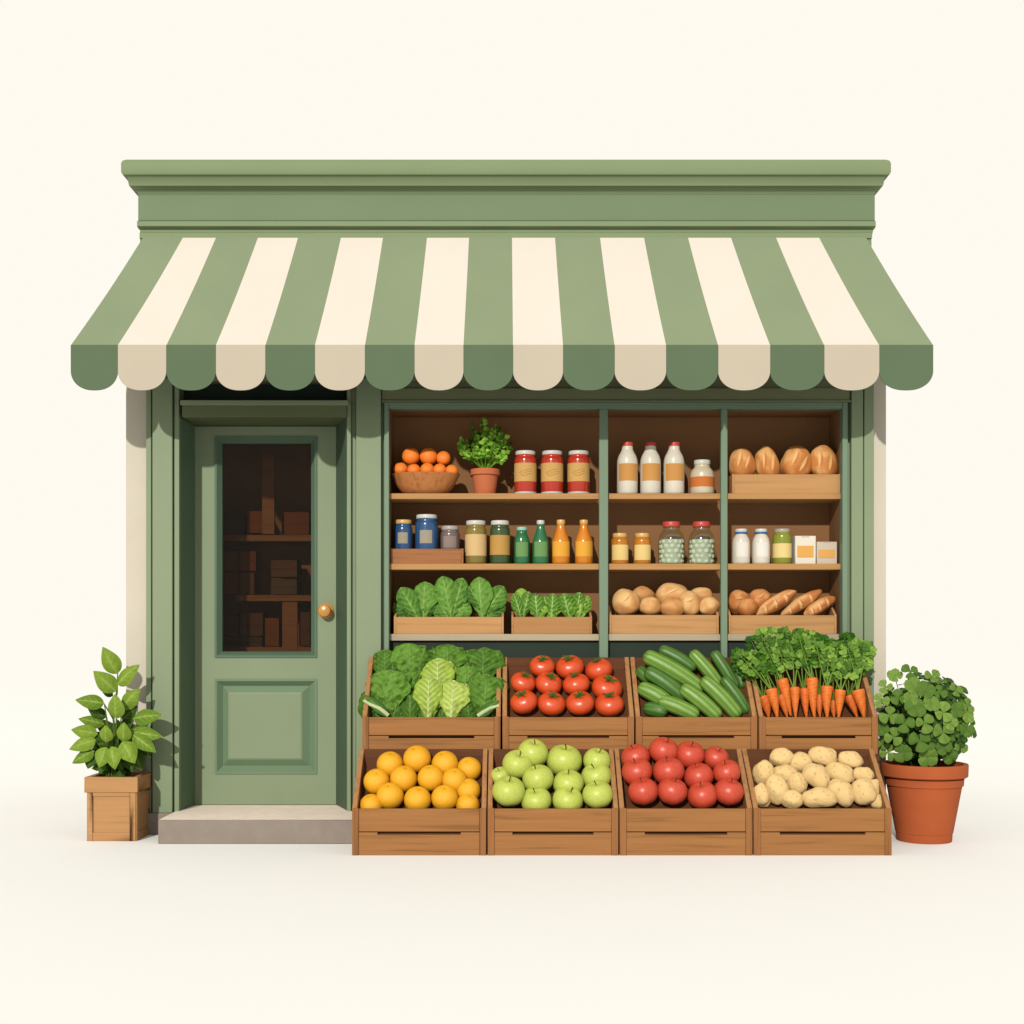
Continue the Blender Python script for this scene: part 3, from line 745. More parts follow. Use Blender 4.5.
# ------------------------------------------------------------------ lettuces in the raised crate
def cabbage(name, base, tip, hw, light, seed, label, cat, group, extra=2, mature=1.0, dyb=.0, L=None):
    base, tip = Vector(base), Vector(tip)
    o = empty(name, base, label, cat, group)
    mb = MB()
    dk = [alb((94, 138, 44), 2.05), alb((80, 122, 38), 2.05), alb((108, 152, 54), 2.05)]; lt = [alb((172, 196, 70), L), alb((158, 186, 60), L), alb((180, 202, 84), L)]
    cset = lt if light else dk
    vein = alb((226, 232, 176), 1.9) if light else alb((142, 176, 96), L)
    ax = tip - base; side = Vector((1, 0, 0))
    rnd = random.Random(seed)
    for e in range(extra):
        s = -1 if e % 2 else 1; back = .012 + .012 * e
        b2 = base + Vector((s * hw * .12, back, 0)); t2 = base + ax * (.92 - .12 * (e // 2)) + Vector((s * hw * (.75 + .3 * (e // 2)), back + .01, 0))
        mb.leaf(b2, t2, hw * .72, (s * .4, -1, .3), 'paddle', .35, .10, 26, 18, mixc(cset[e % 3], (.01, .03, .005), .25), mixc(vein, cset[0], .3), .05, 7, .34, 4, seed=seed + e + 1)
    mb.leaf(base, tip, hw, (rnd.uniform(-.2, .2), -1, .35), 'paddle', .22, .12, 48, 36, cset[seed % 3], vein, .045, 8, .20 if light else .34, 5, seed=seed, curl=.04)
    o2 = mb.build('leaves', FOL, o); o2.matrix_parent_inverse = Matrix.Translation(-base)
    return o
LET = [((160, 190), (150, 68), 42, -.09, 0, 'dark lettuce at the back left corner'), ((240, 180), (240, 45), 60, -.10, 0, 'big dark lettuce at the back, second from left'),
       ((368, 170), (366, 50), 60, -.10, 0, 'dark lettuce at the back above the pale ones'), ((490, 190), (488, 60), 66, -.11, 0, 'wide dark lettuce at the back right corner'),
       ((430, 230), (430, 120), 48, -.15, 0, 'mid green lettuce between the pale ones and the right side'), ((245, 250), (235, 130), 46, -.16, 0, 'dark lettuce in the middle row left of the pale ones'),
       ((332, 240), (334, 97), 58, -.18, 1, 'pale green lettuce highest of the three pale ones'), ((160, 300), (170, 136), 66, -.22, 0, 'largest dark lettuce with clear veins at the front left'),
       ((492, 305), (500, 152), 62, -.23, 0, 'dark lettuce with clear veins at the front right'), ((300, 310), (303, 158), 52, -.26, 1, 'pale green lettuce upright at the middle of the front'),
       ((378, 312), (388, 172), 60, -.25, 1, 'pale green lettuce leaning right at the front')]
for i, (b, t, hw, y, li, lab) in enumerate(LET):
    cabbage('lettuce', P(*ZB1(*b), y), P(*ZB1(*t), y + .035), SZ(hw * (1.0 if li else 1.13) / 3.413, y), li, i + 1, lab + ' of its crate', 'lettuce', 'lettuces in the raised crate', 2 if not li else 1)
fl = MB(); rn2 = random.Random(4)
for j in range(26):
    x_, y_ = rn2.uniform(150, 490), rn2.uniform(150, 300); yy = -.12 - .13 * (y_ - 150) / 150
    b_ = P(*ZB1(x_, y_ + 30), yy + .05); t_ = P(*ZB1(x_ + rn2.uniform(-30, 30), y_ - 60), yy + .06)
    fl.leaf(b_, t_, SZ(40 / 3.413, yy), (rn2.uniform(-.4, .4), -1, .4), 'paddle', .25, .1, 16, 12, alb((62, 98, 30)), alb((110, 146, 64)), .05, 5, .15, 3, seed=j)
for j in range(13):
    x_ = 108 + 34 * j; yy = -.245
    fl.leaf(P(*ZB1(x_ + rn2.uniform(-8, 8), 350), yy + .02), P(*ZB1(x_ + rn2.uniform(-24, 24), 222 + rn2.uniform(-15, 25)), yy + .05), SZ(34 / 3.413, yy), (rn2.uniform(-.4, .4), -1, .4), 'paddle', .25, .1, 24, 16, alb((74, 112, 34)), alb((124, 160, 74)), .05, 6, .3, 4, seed=j + 50)
_o = fl.build('lettuce_leaves', FOL, None, origin=P(*ZB1(320, 290), -.15))
tag(_o, 'loose darker lettuce leaves packed underneath and between the lettuce heads', 'leaves', None, 'stuff')
for nm_, pts in (('left', [(80, 240), (105, 255), (135, 268), (165, 292)]), ('right', [(543, 258), (515, 266), (490, 280), (470, 294)])):
    mb = MB(); wv = [P(*ZB1(*p_), -.285) for p_ in pts]; o_ = wv[0]
    mb.tube(wv, [.008, .010, .012, .012], 10, 0, alb((206, 218, 160)))
    mb.leaf(wv[-1], wv[0] + Vector((0, .01, .03)), .03, (0, -1, .5), 'ovate', .2, .1, 14, 10, alb((70, 112, 44)), alb((120, 156, 80)), .08, 5, .12, 6)
    o = mb.build('loose_leaf', FOL, None, origin=wv[-1])
    tag(o, 'fallen lettuce leaf with white stalk at the front %s corner of its crate' % nm_, 'leaf', 'lettuces in the raised crate')

# ------------------------------------------------------------------ shelf goods
YS = .115
Z5, Z6 = zc((376, 395), 4.267), zc((376, 500), 4.267)
Z7, Z8 = zc((590, 395), 3.413), zc((590, 500), 3.413)
LS = 1.95
def gl(name, c, rough=.18, spec=.4): return mat(name, c, rough, spec, .05, 10, L=LS)
def vessel(name, conv, k, x0, x1, y0, y1, row, body, lid, label, lab, cat, group=None, kind='jar', lab_y=(.3, .7), lab_w=PI, band=None, foot=None, lidh=.09, lidw=.92, y=YS, z=None, fill=None):
    cx = (x0 + x1) / 2; px, _ = conv(cx, y0); R_ = SZ((x1 - x0) / 2 / k, y); H = SZ((y1 - y0) / k, y)
    zb = SH[row] if z is None else z
    root = empty(name, (PX(px, y), y, zb), lab, cat, group)
    lh = H * lidh; hb = H - lh
    if kind == 'jar':
        pr = [(0, 0), (.88, 0), (.97, .02), (1, .06), (1, .84), (.97, .90), (.86, .96), (lidw * .96, 1.0)]
    elif kind == 'round':
        pr = [(0, 0), (.86, 0), (.97, .03), (1, .08), (1, .60), (.97, .70), (.88, .80), (.72, .88), (.62, .93), (.62, 1.0)]
    elif kind == 'milk':
        pr = [(0, 0), (.85, 0), (.96, .02), (1, .06), (1, .64), (.97, .72), (.86, .80), (.66, .88), (.55, .93), (.53, 1.0)]
    else:
        pr = [(0, 0), (.86, 0), (.96, .02), (1, .06), (1, .50), (.96, .58), (.78, .70), (.58, .82), (.46, .92), (.44, 1.0)]
    # subdivide for smoothness
    pp = []
    for i in range(len(pr) - 1):
        pp.append(pr[i])
        if i > 1: pp.append(((pr[i][0] + pr[i + 1][0]) / 2, (pr[i][1] + pr[i + 1][1]) / 2))
    pp.append(pr[-1]); pp.append((0, 1.0))
    MB().lathe([(a * R_, b * hb) for a, b in pp], 36).build('body', body, root, ang=50)
    nr = pr[-1][0] * R_ * (1.06 if kind != 'jar' else 1.0)
    MB().lathe([(0, hb + .0005), (nr, hb + .0005), (nr * 1.02, hb + lh * .15), (nr * 1.02, hb + lh * .85), (nr * .96, hb + lh), (0, hb + lh)], 30).build('lid', lid, root, ang=50)
    if label:
        a, b = H * (1 - lab_y[1]), H * (1 - lab_y[0])
        rl_ = R_ * 1.012
        if lab_w >= PI: MB().lathe([(R_ * .99, a), (rl_, a), (rl_, b), (R_ * .99, b)], 36).build('label', label, root)
        else:
            MB().lathe([(R_ * .99, a), (rl_ + .0006, a), (rl_ + .0006, b), (R_ * .99, b)], 20, None, 0, None, -PI / 2 - lab_w, -PI / 2 + lab_w).build('label', label, root)
    if band:
        nr2 = nr * 1.04
        MB().lathe([(nr2 * .9, hb - lh * .6), (nr2, hb - lh * .6), (nr2, hb + .0), (nr2 * .9, hb + .0)], 30).build('neck_band', band, root)
    if foot:
        MB().lathe([(R_ * .9, .001), (R_ * .99, .003), (R_ * 1.005, H * .035), (R_ * 1.005, H * .055), (R_ * .98, H * .055)], 36).build('foot_ring', foot, root)
    if fill: fill(root, R_, hb)
    return root
WHITE = mat('lid_white', (214, 208, 196), .4, .3, .03, L=LS); GOLD = mat('lid_gold', (222, 176, 100), .35, .4, .05, L=LS); REDLID = mat('lid_red', (204, 74, 58), .4, .3, .04, L=LS)
GREYLID = mat('lid_grey', (176, 166, 154), .4, .3, .04, L=LS)
RED = gl('sauce_red', (190, 56, 36)); TAN = mat('label_tan', (214, 168, 98), .7, .1, .03, L=LS)
def linemark(c): return mat('label_print', c, .7, .1, .02, L=LS)
for i, x in enumerate((590, 704, 817)):
    r_ = vessel('sauce_jar', Z5, 4.267, x, x + 95, 230, 416, 0, RED, WHITE, TAN, 'red sauce jar with tan label on the top shelf, %s of three' % ('left', 'middle', 'right')[i], 'jar', 'red sauce jars', lab_y=(.29, .71), foot=WHITE, lidh=.09)
    mb = MB(); Rr = SZ(47.5 / 4.267, YS) * 1.018; Hh = SZ(186 / 4.267, YS)       # faint printed mark on the label
    for dz, am, wd in ((.54, .5, .45), (.49, .62, .25), (.44, .5, .55)):
        pts = [(Rr * math.cos(-PI / 2 + a), Rr * math.sin(-PI / 2 + a), Hh * dz + Hh * .025 * math.cos(a * 5 + dz * 9)) for a in [(-am + 2 * am * t / 12) for t in range(13)]]
        mb.tube(pts, .0011, 4)
    mb.build('label_print', linemark((184, 134, 70)), r_)
BLUE = gl('jar_blue', (44, 84, 126)); TAUPE = mat('label_taupe', (168, 156, 136), .7, .1, .03, L=LS)
tray_top = PZ(Z6(0, 204)[1], .05)
# dark tray holding three jars
def tray(name, conv, xa, xb, ytop, ybot, row, m_, lab, sides=0, y0=.045, y1=.25, ysh=None):
    (pa, qa), (pb, qb) = conv(xa, ytop), conv(xb, ybot)
    X0, X1 = PX(pa, y0), PX(pb, y0); xc = (X0 + X1) / 2; W = (X1 - X0) / 2; h = SZ(qb - qa, y0)
    root = empty(name, (xc, y0, SH[row]), lab, 'crate', 'small wooden crates on the shelves'); T = .012
    MB().box(-W + T, W - T, 0, .010, 0, h).build('front_board', m_, root, bevel=.0015)
    for s in (-1, 1):
        a, b = sorted((s * W, s * (W - T)))
        hh = h + SZ(sides, y0)
        MB().prism([(0, 0), (0, h + .002), (.10, hh + .002), (y1 - y0, hh + .002), (y1 - y0, 0)], a, b, 'x').build('side_board', m_, root, bevel=.0015)
    MB().box(-W + T, W - T, y1 - y0 - .01, y1 - y0, 0, h + SZ(sides, y0)).build('back_board', m_, root)
    MB().box(-W + T, W - T, .0105, y1 - y0 - .0105, 0, .008).build('base', m_, root)
    return root, h
tr, th_ = tray('shelf_tray', Z6, 62, 373, 206, 270, 1, WTRAYD, 'low dark wooden tray holding blue and grey jars on the middle shelf')
zt = SH[1] + .008
yjar = .13
hh_ = lambda y0_: None
def tjar(x0, x1, ytop, body, lid, label, lab, ly, nm='blue_jar', lw=.55):
    # jar stands in the tray: its foot is hidden by the front board
    k = 4.267; ztop = PZ(Z6(0, ytop)[1], yjar); H = ztop - zt; y1_ = ytop + H * (S0 * D / (D + yjar)) * k
    f = lambda v: (v - ytop) / (y1_ - ytop)
    return vessel(nm, Z6, k, x0, x1, ytop, y1_, 1, body, lid, label, lab, 'jar', None, lab_y=(f(ly[0]), f(ly[1])), lab_w=lw, y=yjar, z=zt, lidh=17 / (y1_ - ytop))
tjar(78, 156, 86, BLUE, GOLD, TAUPE, 'smaller blue jar with gold lid at the left of the tray', (141, 188))
tjar(167, 265, 64, BLUE, WHITE, TAUPE, 'tall blue jar with white lid in the middle of the tray', (132, 188))
tjar(275, 358, 112, gl('jar_greybrown', (118, 100, 96)), GREYLID, mat('label_mauve', (150, 130, 120), .7, .1, .03, L=LS), 'grey brown jar with pale lid at the right of the tray', (157, 206), 'grey_jar', .7)
vessel('pickle_jar', Z6, 4.267, 380, 472, 82, 268, 1, gl('jar_olive', (138, 118, 52)), WHITE, mat('label_cream', (222, 186, 128), .7, .1, .03, L=LS), 'olive jar with big cream label right of the dark tray', 'jar', lab_y=(.32, .81), lidh=.10)
vessel('pickle_jar', Z6, 4.267, 486, 572, 82, 268, 1, gl('jar_darkgreen', (62, 84, 46)), WHITE, mat('label_gold', (196, 150, 78), .7, .1, .03, L=LS), 'dark green jar with gold label on the middle shelf', 'jar', lab_y=(.34, .79), lidh=.10)
GB = gl('bottle_green', (44, 116, 72)); GLB = mat('label_green', (112, 154, 92), .7, .1, .03, L=LS); MINT = mat('cap_mint', (150, 200, 176), .5, .2, .03, L=LS)
vessel('green_bottle', Z6, 4.267, 589, 656, 110, 269, 1, GB, MINT, GLB, 'shorter green bottle with mint cap beside the jars', 'bottle', None, 'round', (.41, .80), .85)
vessel('green_bottle', Z6, 4.267, 667, 738, 81, 269, 1, GB, WHITE, GLB, 'taller green bottle with white cap and slim neck', 'bottle', None, 'bottle', (.49, .83), .85)
OB = gl('bottle_orange', (224, 134, 34)); OLB = mat('label_orange', (238, 172, 62), .7, .1, .03, L=LS)
for i, x in enumerate((751, 849)):
    vessel('juice_bottle', Z6, 4.267, x, x + 76, 80, 270, 1, OB, GOLD, OLB, ('orange juice bottle with gold cap, left one of the pair', 'orange juice bottle with gold cap next to the window bar')[i], 'bottle', 'orange juice bottles', 'bottle', (.49, .83), 1.2)
MILK = gl('milk_white', (226, 216, 194), .3, .25); MLB = mat('label_caramel', (212, 152, 82), .7, .1, .03, L=LS)
for i, x in enumerate((92, 171, 251)):
    vessel('milk_bottle', Z7, 3.413, x, x + 71, 157, 336, 0, MILK, REDLID, MLB, 'white milk bottle with red cap and caramel label, %s of three' % ('left', 'middle', 'right')[i], 'bottle', 'milk bottles with red caps', 'milk', (.42, .745), 1.0, lidh=.075)
vessel('cream_jar', Z7, 3.413, 341, 424, 218, 336, 0, gl('cream_body', (214, 200, 168), .3), WHITE, mat('label_burnt', (208, 118, 56), .7, .1, .03, L=LS), 'squat cream jar with orange band right of the milk bottles', 'jar', None, 'round', (.50, .79), lidh=.13)
HON = gl('honey', (196, 122, 30)); HLB = mat('label_pale', (238, 206, 130), .7, .1, .03, L=LS)
for i, x in enumerate((72, 148)):
    vessel('honey_jar', Z8, 3.413, x, x + 60, 109, 215, 1, HON, GOLD, HLB, ('honey jar with gold lid right beside the window bar', 'honey jar with gold lid next to the glass sweet jars')[i], 'jar', 'honey jars', 'jar', (.38, .87), 1.1, lidh=.13, lidw=.84)
MINTB = mat('mint_sweet', (196, 198, 172), .7, .1, .05, 20, L=1.35)
def sweets(root, R_, hb):
    mb = MB(); r = R_ * .215; rnd = random.Random(5)
    z = r * 1.1; lay = 0
    while z < hb * .70:
        for rad_, n in ((R_ * .73, 10), (R_ * .34, 5)):
            for j in range(n):
                a = 2 * PI * (j + .5 * (lay % 2)) / n + rnd.uniform(-.1, .1)
                rr_ = r * rnd.uniform(.9, 1.1)
                mb.sphere(Matrix.Translation((rad_ * math.cos(a), rad_ * math.sin(a), z + rnd.uniform(-.15, .15) * r)) @ Matrix.Diagonal((rr_, rr_, rr_ * .9, 1)), 10, 7)
        z += r * 1.7; lay += 1
    mb.lathe([(0, .004), (R_ * .84, .004), (R_ * .84, hb * .66), (0, hb * .66)], 24, None, 1)
    mb.build('sweets', [MINTB, mat('mint_sweet_shade', (164, 170, 144), .8, .1, .05, 20, L=1.4)], root)
JG = clear('jar_glass', (.86, .90, .86), .07, .05)
for i, x in enumerate((232, 335)):
    vessel('sweet_jar', Z8, 3.413, x, x + 91, 71, 216, 1, JG, REDLID, None, ('glass jar of mint sweets with red lid beside the honey', 'glass jar of mint sweets with red lid beside the narrow window bar')[i], 'jar', 'glass sweet jars', 'round', lidh=.12, fill=sweets)
BLUEB = mat('band_blue', (58, 104, 160), .5, .2, .03, L=LS)
for i, x in enumerate((485, 553)):
    vessel('milk_jug', Z8, 3.413, x, x + 61, 95, 216, 1, MILK, WHITE, mat('label_white', (238, 232, 218), .7, .1, .02, L=LS), ('white milk bottle with blue neck band, left of the pair', 'white milk bottle with blue neck band beside the olive jar')[i], 'bottle', 'milk bottles with blue bands', 'round', (.38, .80), .7, band=BLUEB, lidh=.09)
vessel('olive_jar', Z8, 3.413, 623, 688, 95, 216, 1, gl('jar_lime', (138, 144, 44)), GREYLID, mat('label_straw', (236, 210, 138), .7, .1, .02, L=LS), 'yellow green jar with straw label beside the white cartons', 'jar', None, 'jar', (.42, .82), lidh=.10, lidw=.85)
def carton(x0, x1, y0, y1, l0, l1, lx0, lx1, c, lab):
    k = 3.413; cx, _ = Z8((x0 + x1) / 2, 0); W = SZ((x1 - x0) / 2 / k, YS); H = SZ((y1 - y0) / k, YS)
    root = empty('carton', (PX(cx, YS), YS, SH[1]), lab, 'carton')
    MB().box(-W, W, -.04, .04, 0, H).build('box', mat('carton_' + c[0], c[1], .7, .1, .02, L=LS), root, bevel=.002)
    a = SZ((lx0 - (x0 + x1) / 2) / k, YS); b = SZ((lx1 - (x0 + x1) / 2) / k, YS)
    MB().box(a, b, -.0425, -.0402, SZ((y1 - l1) / k, YS), SZ((y1 - l0) / k, YS)).build('label', mat('carton_label', (232, 172, 90), .7, .1, .02, L=LS), root)
    MB().box(-W * .35, W * .35, -.0415, -.0402, H * .955, H * .975).build('tab', mat('carton_tab', (190, 180, 160), .7, .1, .02, L=LS), root)
carton(695, 765, 120, 216, 154, 193, 702, 757, ('white', (236, 226, 206)), 'taller white carton with orange label on the middle shelf')
carton(768, 837, 140, 216, 167, 195, 774, 829, ('cream', (212, 196, 174)), 'shorter cream carton with orange label at the right end')

# fruit bowl with tangerines
bc, _ = Z5(211, 0); yb_ = .14
bowl = empty('fruit_bowl', (PX(bc, yb_), yb_, SH[0]), 'carved wooden bowl holding tangerines on the top shelf', 'bowl')
RB = SZ(146 / 4.267, yb_); HB = SZ(90 / 4.267, yb_)
o = MB().lathe([(0, 0), (.50, 0), (.60, .02), (.74, .22), (.86, .50), (.95, .80), (1.0, .95), (1.01, 1.0), (.97, 1.0), (.93, .85), (.80, .5), (.6, .2), (0, .12)].__class__([(a * RB * (.78 if 0 else 1), b * HB) for a, b in [(0, 0), (.50, 0), (.60, .02), (.74, .22), (.86, .50), (.95, .80), (1.0, .95), (1.01, 1.0), (.97, 1.0), (.93, .85), (.80, .5), (.6, .2), (0, .12)]]), 60).build('body', wood('bowl_wood', (190, 122, 68), 'z', .12, L=LS), bowl, ang=50)
o.scale = (1, .62, 1)
TG = [('top', .15, [(149, 262, 38), (224, 262, 38), (288, 270, 31)]), ('bottom', .115, [(105, 318, 31), (162, 322, 29), (219, 320, 31), (272, 321, 29), (323, 324, 27)])]
for rn, y, its in TG:
    for i, (x, yy, r) in enumerate(its):
        cx, cy = Z5(x, yy)
        place('tang', lambda: fruit_orange(MORANGE2, 'tangerine'), P(cx, cy, y), SZ(r / 4.267, y), (.5 + random.uniform(-.2, .2), random.uniform(-.3, .3)),
              'tangerine %s in the %s row of the bowl' % (pos_word(i, len(its)), rn), 'tangerine', 'tangerines in the wooden bowl')
# potted herb
pc, _ = Z5(466, 0); yh = .13
herb = empty('potted_herb', (PX(pc, yh), yh, SH[0]), 'small leafy green herb in a terracotta pot on the top shelf', 'plant')
TERRA2 = mat('terracotta_small', (206, 116, 74), .8, .1, .04, 10, L=LS)
k = 4.267; rb, rt, rm = SZ(44 / k, yh), SZ(57 / k, yh), SZ(63 / k, yh); H = SZ(110 / k, yh)
pot = MB().lathe([(0, 0), (rb, 0), (rt * .97, H * .76), (rm, H * .77), (rm, H * .99), (rm * .93, H), (rm * .88, H * .9), (0, H * .88)], 40).build('pot', TERRA2, herb, ang=40)
mb = MB(); rnd = random.Random(3)
hb_ = Vector((0, 0, H * .9)); cen = Vector((0, 0, H + SZ(95 / k, yh)))
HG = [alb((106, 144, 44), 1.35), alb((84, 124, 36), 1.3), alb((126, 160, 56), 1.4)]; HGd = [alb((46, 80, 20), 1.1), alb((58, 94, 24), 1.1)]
for i in range(70):
    a = rnd.uniform(0, 2 * PI); e = rnd.uniform(-.25, 1.1); rr_ = SZ(142 / k, yh) * rnd.uniform(.5, 1)
    tip = cen + Vector((math.cos(a) * math.cos(e * 1.4) * rr_, math.sin(a) * math.cos(e * 1.4) * rr_ * .6, math.sin(e * 1.4) * rr_ * .92 - .01))
    front = tip.y < .01
    mid_ = (hb_ + tip) / 2 + Vector((0, 0, .01))
    mb.tube([hb_, mid_, tip], [.0025, .002, .0012], 5, 0, HG[0])
    for j in range(12):
        t = rnd.uniform(.5, 1.0); b = mid_.lerp(tip, max(0, t * 2 - 1))
        d_ = Vector((rnd.uniform(-1, 1), rnd.uniform(-1, .2), rnd.uniform(-.4, 1))).normalized()
        l_ = rnd.uniform(.022, .036)
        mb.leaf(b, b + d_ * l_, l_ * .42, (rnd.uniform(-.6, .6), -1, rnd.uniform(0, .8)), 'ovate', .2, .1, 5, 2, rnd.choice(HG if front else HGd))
mb.build('foliage', FOL, herb)

# loaves and rolls
BREAD = vcol('bread_crust', .6, .18, .07, 12, .2, 50)
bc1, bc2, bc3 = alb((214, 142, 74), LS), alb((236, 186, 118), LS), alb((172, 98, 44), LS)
def bread(name, conv, k, cx, cy, rx, rz, an, y, lab, cat, group, cs=(bc1, bc2, bc3), slash=0, dy=None, seed=0):
    px, py = conv(cx, cy)
    if slash == 'loaf': LN = [(-.30 + .1 * math.sin(seed * 3), .30, .50, .13, 68), (.30, .10 + .1 * math.cos(seed), .50, .13, 62)]
    elif slash == 'long': LN = [(-.58, .0, .62, .13, 74), (-.08, .05, .70, .13, 74), (.42, .0, .62, .13, 74)]
    elif slash == 'roll': LN = [(-.05, .35, .45, .10, 20 + 30 * math.sin(seed))]
    else: LN = []
    asp = rx / rz
    def lens(d):
        best = 0.0; edge = 0.0
        if d.y < .25:
            for (lx, lz, ln, wd, ang) in LN:
                a = R(ang); ux, uz = math.cos(a), math.sin(a)
                qx, qz = (d.x - lx) * (asp if slash == 'long' else 1), d.z - lz
                al, ac = qx * ux + qz * uz, -qx * uz + qz * ux
                if slash == 'long': al /= 1.15; ac /= 1.6
                m_ = 1 - (al / ln) ** 2
                if m_ <= 0: continue
                h = wd * m_
                v = max(0.0, 1 - abs(ac) / h) ; best = max(best, min(1, v * 3))
                edge = max(edge, math.exp(-((ac + h * 1.0) / .045) ** 2) * m_)
        return best, edge
    def fn(d, th, a):
        n = noise.noise(d * 1.3 + Vector((seed * 2.7, 0, 0))) * .10
        b, e = lens(d)
        return d * (1 + n - .035 * b + .03 * e)
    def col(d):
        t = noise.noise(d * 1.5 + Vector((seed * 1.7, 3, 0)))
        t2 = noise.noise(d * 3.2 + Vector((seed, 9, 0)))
        up = d.z * .6 - d.x * .35 + t * .8 + t2 * .3  # highlight at upper left and shade at lower right painted into crust, plus noise
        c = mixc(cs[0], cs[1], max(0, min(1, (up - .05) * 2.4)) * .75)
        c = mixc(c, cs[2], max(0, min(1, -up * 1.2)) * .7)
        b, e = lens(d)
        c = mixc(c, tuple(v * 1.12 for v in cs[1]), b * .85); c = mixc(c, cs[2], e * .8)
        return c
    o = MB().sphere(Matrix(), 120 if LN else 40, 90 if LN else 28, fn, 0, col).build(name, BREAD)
    rX, rZ = SZ(rx / k, y), SZ(rz / k, y)
    o.location = P(px, py, y); o.rotation_euler = (0, R(-an), 0); o.scale = (rX, dy or min(rX, rZ) * .95, rZ)
    return tag(o, lab, cat, group)
tray('bread_tray', Z7, 485, 855, 270, 336, 0, WTRAY, 'pale wooden tray under four round loaves on the top shelf')
for i, (cx, cy, rx, rz, an) in enumerate(((518, 240, 46, 60, 2), (605, 240, 42, 64, 14), (703, 238, 52, 64, -6), (796, 238, 48, 66, 12))):
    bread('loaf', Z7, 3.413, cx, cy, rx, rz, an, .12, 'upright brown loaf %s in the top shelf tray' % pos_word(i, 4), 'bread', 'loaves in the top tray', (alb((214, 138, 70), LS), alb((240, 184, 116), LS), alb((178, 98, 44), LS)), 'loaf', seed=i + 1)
tray('bread_tray', Z8, 66, 440, 392, 457, 2, WTRAY, 'pale wooden tray heaped with round rolls on the bottom shelf', 10)
rc = (alb((222, 162, 98), LS), alb((240, 196, 132), LS), alb((184, 118, 62), LS))
for i, (cx, cy, rx, rz, an, y, w_) in enumerate(((180, 328, 41, 33, 0, .18, 'back roll between the two largest rolls'), (380, 328, 40, 31, 0, .18, 'back roll at the right side of the tray'), (281, 325, 58, 43, 0, .16, 'largest roll on top in the middle of the tray'),
                 (122, 350, 49, 47, 0, .11, 'big round roll at the left end of the tray'), (206, 364, 37, 34, 0, .095, 'small pale roll right of the big left one'), (340, 356, 40, 46, 12, .11, 'upright pale roll right of the middle'),
                 (407, 364, 37, 34, 10, .095, 'roll at the right end of the tray'), (282, 368, 43, 36, 0, .09, 'darker roll at the front middle of the tray'))):
    c_ = rc if i not in (7, 0) else (alb((206, 144, 82), LS), alb((224, 168, 104), LS), alb((170, 106, 54), LS))
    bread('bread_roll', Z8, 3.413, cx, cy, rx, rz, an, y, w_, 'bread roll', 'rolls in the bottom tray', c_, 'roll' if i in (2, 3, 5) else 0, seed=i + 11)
tray('bread_tray', Z8, 474, 842, 393, 457, 2, WTRAY, 'pale wooden tray of baguettes and dark rolls on the bottom shelf', 10)
dc = (alb((198, 122, 62), LS), alb((228, 162, 98), LS), alb((154, 84, 38), LS))
for i, (cx, cy, rx, rz, an, y, w_) in enumerate(((507, 350, 38, 44, 0, .15, 'dark round loaf at the left of the baguette tray'), (580, 342, 42, 40, 0, .16, 'dark round loaf behind the baguettes'), (538, 368, 34, 36, 0, .10, 'small dark roll in front of two round loaves'))):
    bread('bread_roll', Z8, 3.413, cx, cy, rx, rz, an, y, w_, 'bread roll', 'dark rolls in the baguette tray', dc, 'roll' if i < 2 else 0, seed=i + 31)
for i, (a, b, r, y) in enumerate((((572, 390), (700, 312), 25, .10), ((655, 392), (786, 314), 24, .13), ((735, 392), (834, 332), 23, .10))):
    cx, cy = (a[0] + b[0]) / 2, (a[1] + b[1]) / 2; L_ = math.hypot(a[0] - b[0], a[1] - b[1]) / 2 * 1.06; an = math.degrees(math.atan2(a[1] - b[1], b[0] - a[0]))
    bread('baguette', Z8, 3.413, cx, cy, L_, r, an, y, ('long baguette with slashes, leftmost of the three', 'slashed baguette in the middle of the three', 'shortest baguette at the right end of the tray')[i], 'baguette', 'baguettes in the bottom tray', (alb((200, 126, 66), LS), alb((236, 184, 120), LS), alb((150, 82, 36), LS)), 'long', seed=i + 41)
# greens trays on the bottom shelf
tray('greens_tray', Z6, 76, 545, 497, 570, 2, WTRAY, 'long wooden tray of spinach bunches at the left of the bottom shelf', 6)
tray('greens_tray', Z6, 578, 922, 497, 570, 2, WTRAYM, 'short wooden tray of small lettuces beside the window bar', 6)
def bunch(name, leaves, y, lab, cat, group, cols, vein):
    root = None; mb = MB(); b0 = P(*Z6(*leaves[0][0]), y)
    for j, (b, t, hw, c) in enumerate(leaves):
        yy = y + .012 * (j % 3)
        mb.leaf(P(*Z6(*b), yy), P(*Z6(*t), yy + .01), SZ(hw * 1.12 / 4.267, y), (random.uniform(-.3, .3), -1, .3), 'paddle', .2, .1, 26, 18, cols[c], vein, .05, 6, .30, 4, seed=j + int(b[0]))
    root = empty(name, b0, lab, cat, group); sub(mb, 'leaves', FOL, root); return root
SP = [alb((84, 130, 48), LS), alb((102, 148, 58), LS), alb((62, 104, 38), LS)]; SV = alb((150, 184, 96), LS)
bunch('spinach_bunch', [((190, 520), (105, 375), 40, 0), ((200, 520), (210, 350), 50, 1), ((180, 520), (78, 440), 36, 2), ((195, 520), (140, 455), 36, 2), ((195, 520), (250, 410), 34, 2)], .09, 'spinach bunch at the left end of the long tray', 'spinach', 'spinach bunches', SP, SV)
bunch('spinach_bunch', [((322, 510), (285, 325), 44, 1), ((322, 510), (370, 335), 40, 0), ((322, 470), (258, 400), 30, 2), ((320, 520), (270, 440), 42, 0), ((325, 520), (385, 430), 44, 1), ((325, 440), (405, 415), 30, 2)], .095, 'tallest spinach bunch in the middle of the long tray', 'spinach', 'spinach bunches', SP, SV)
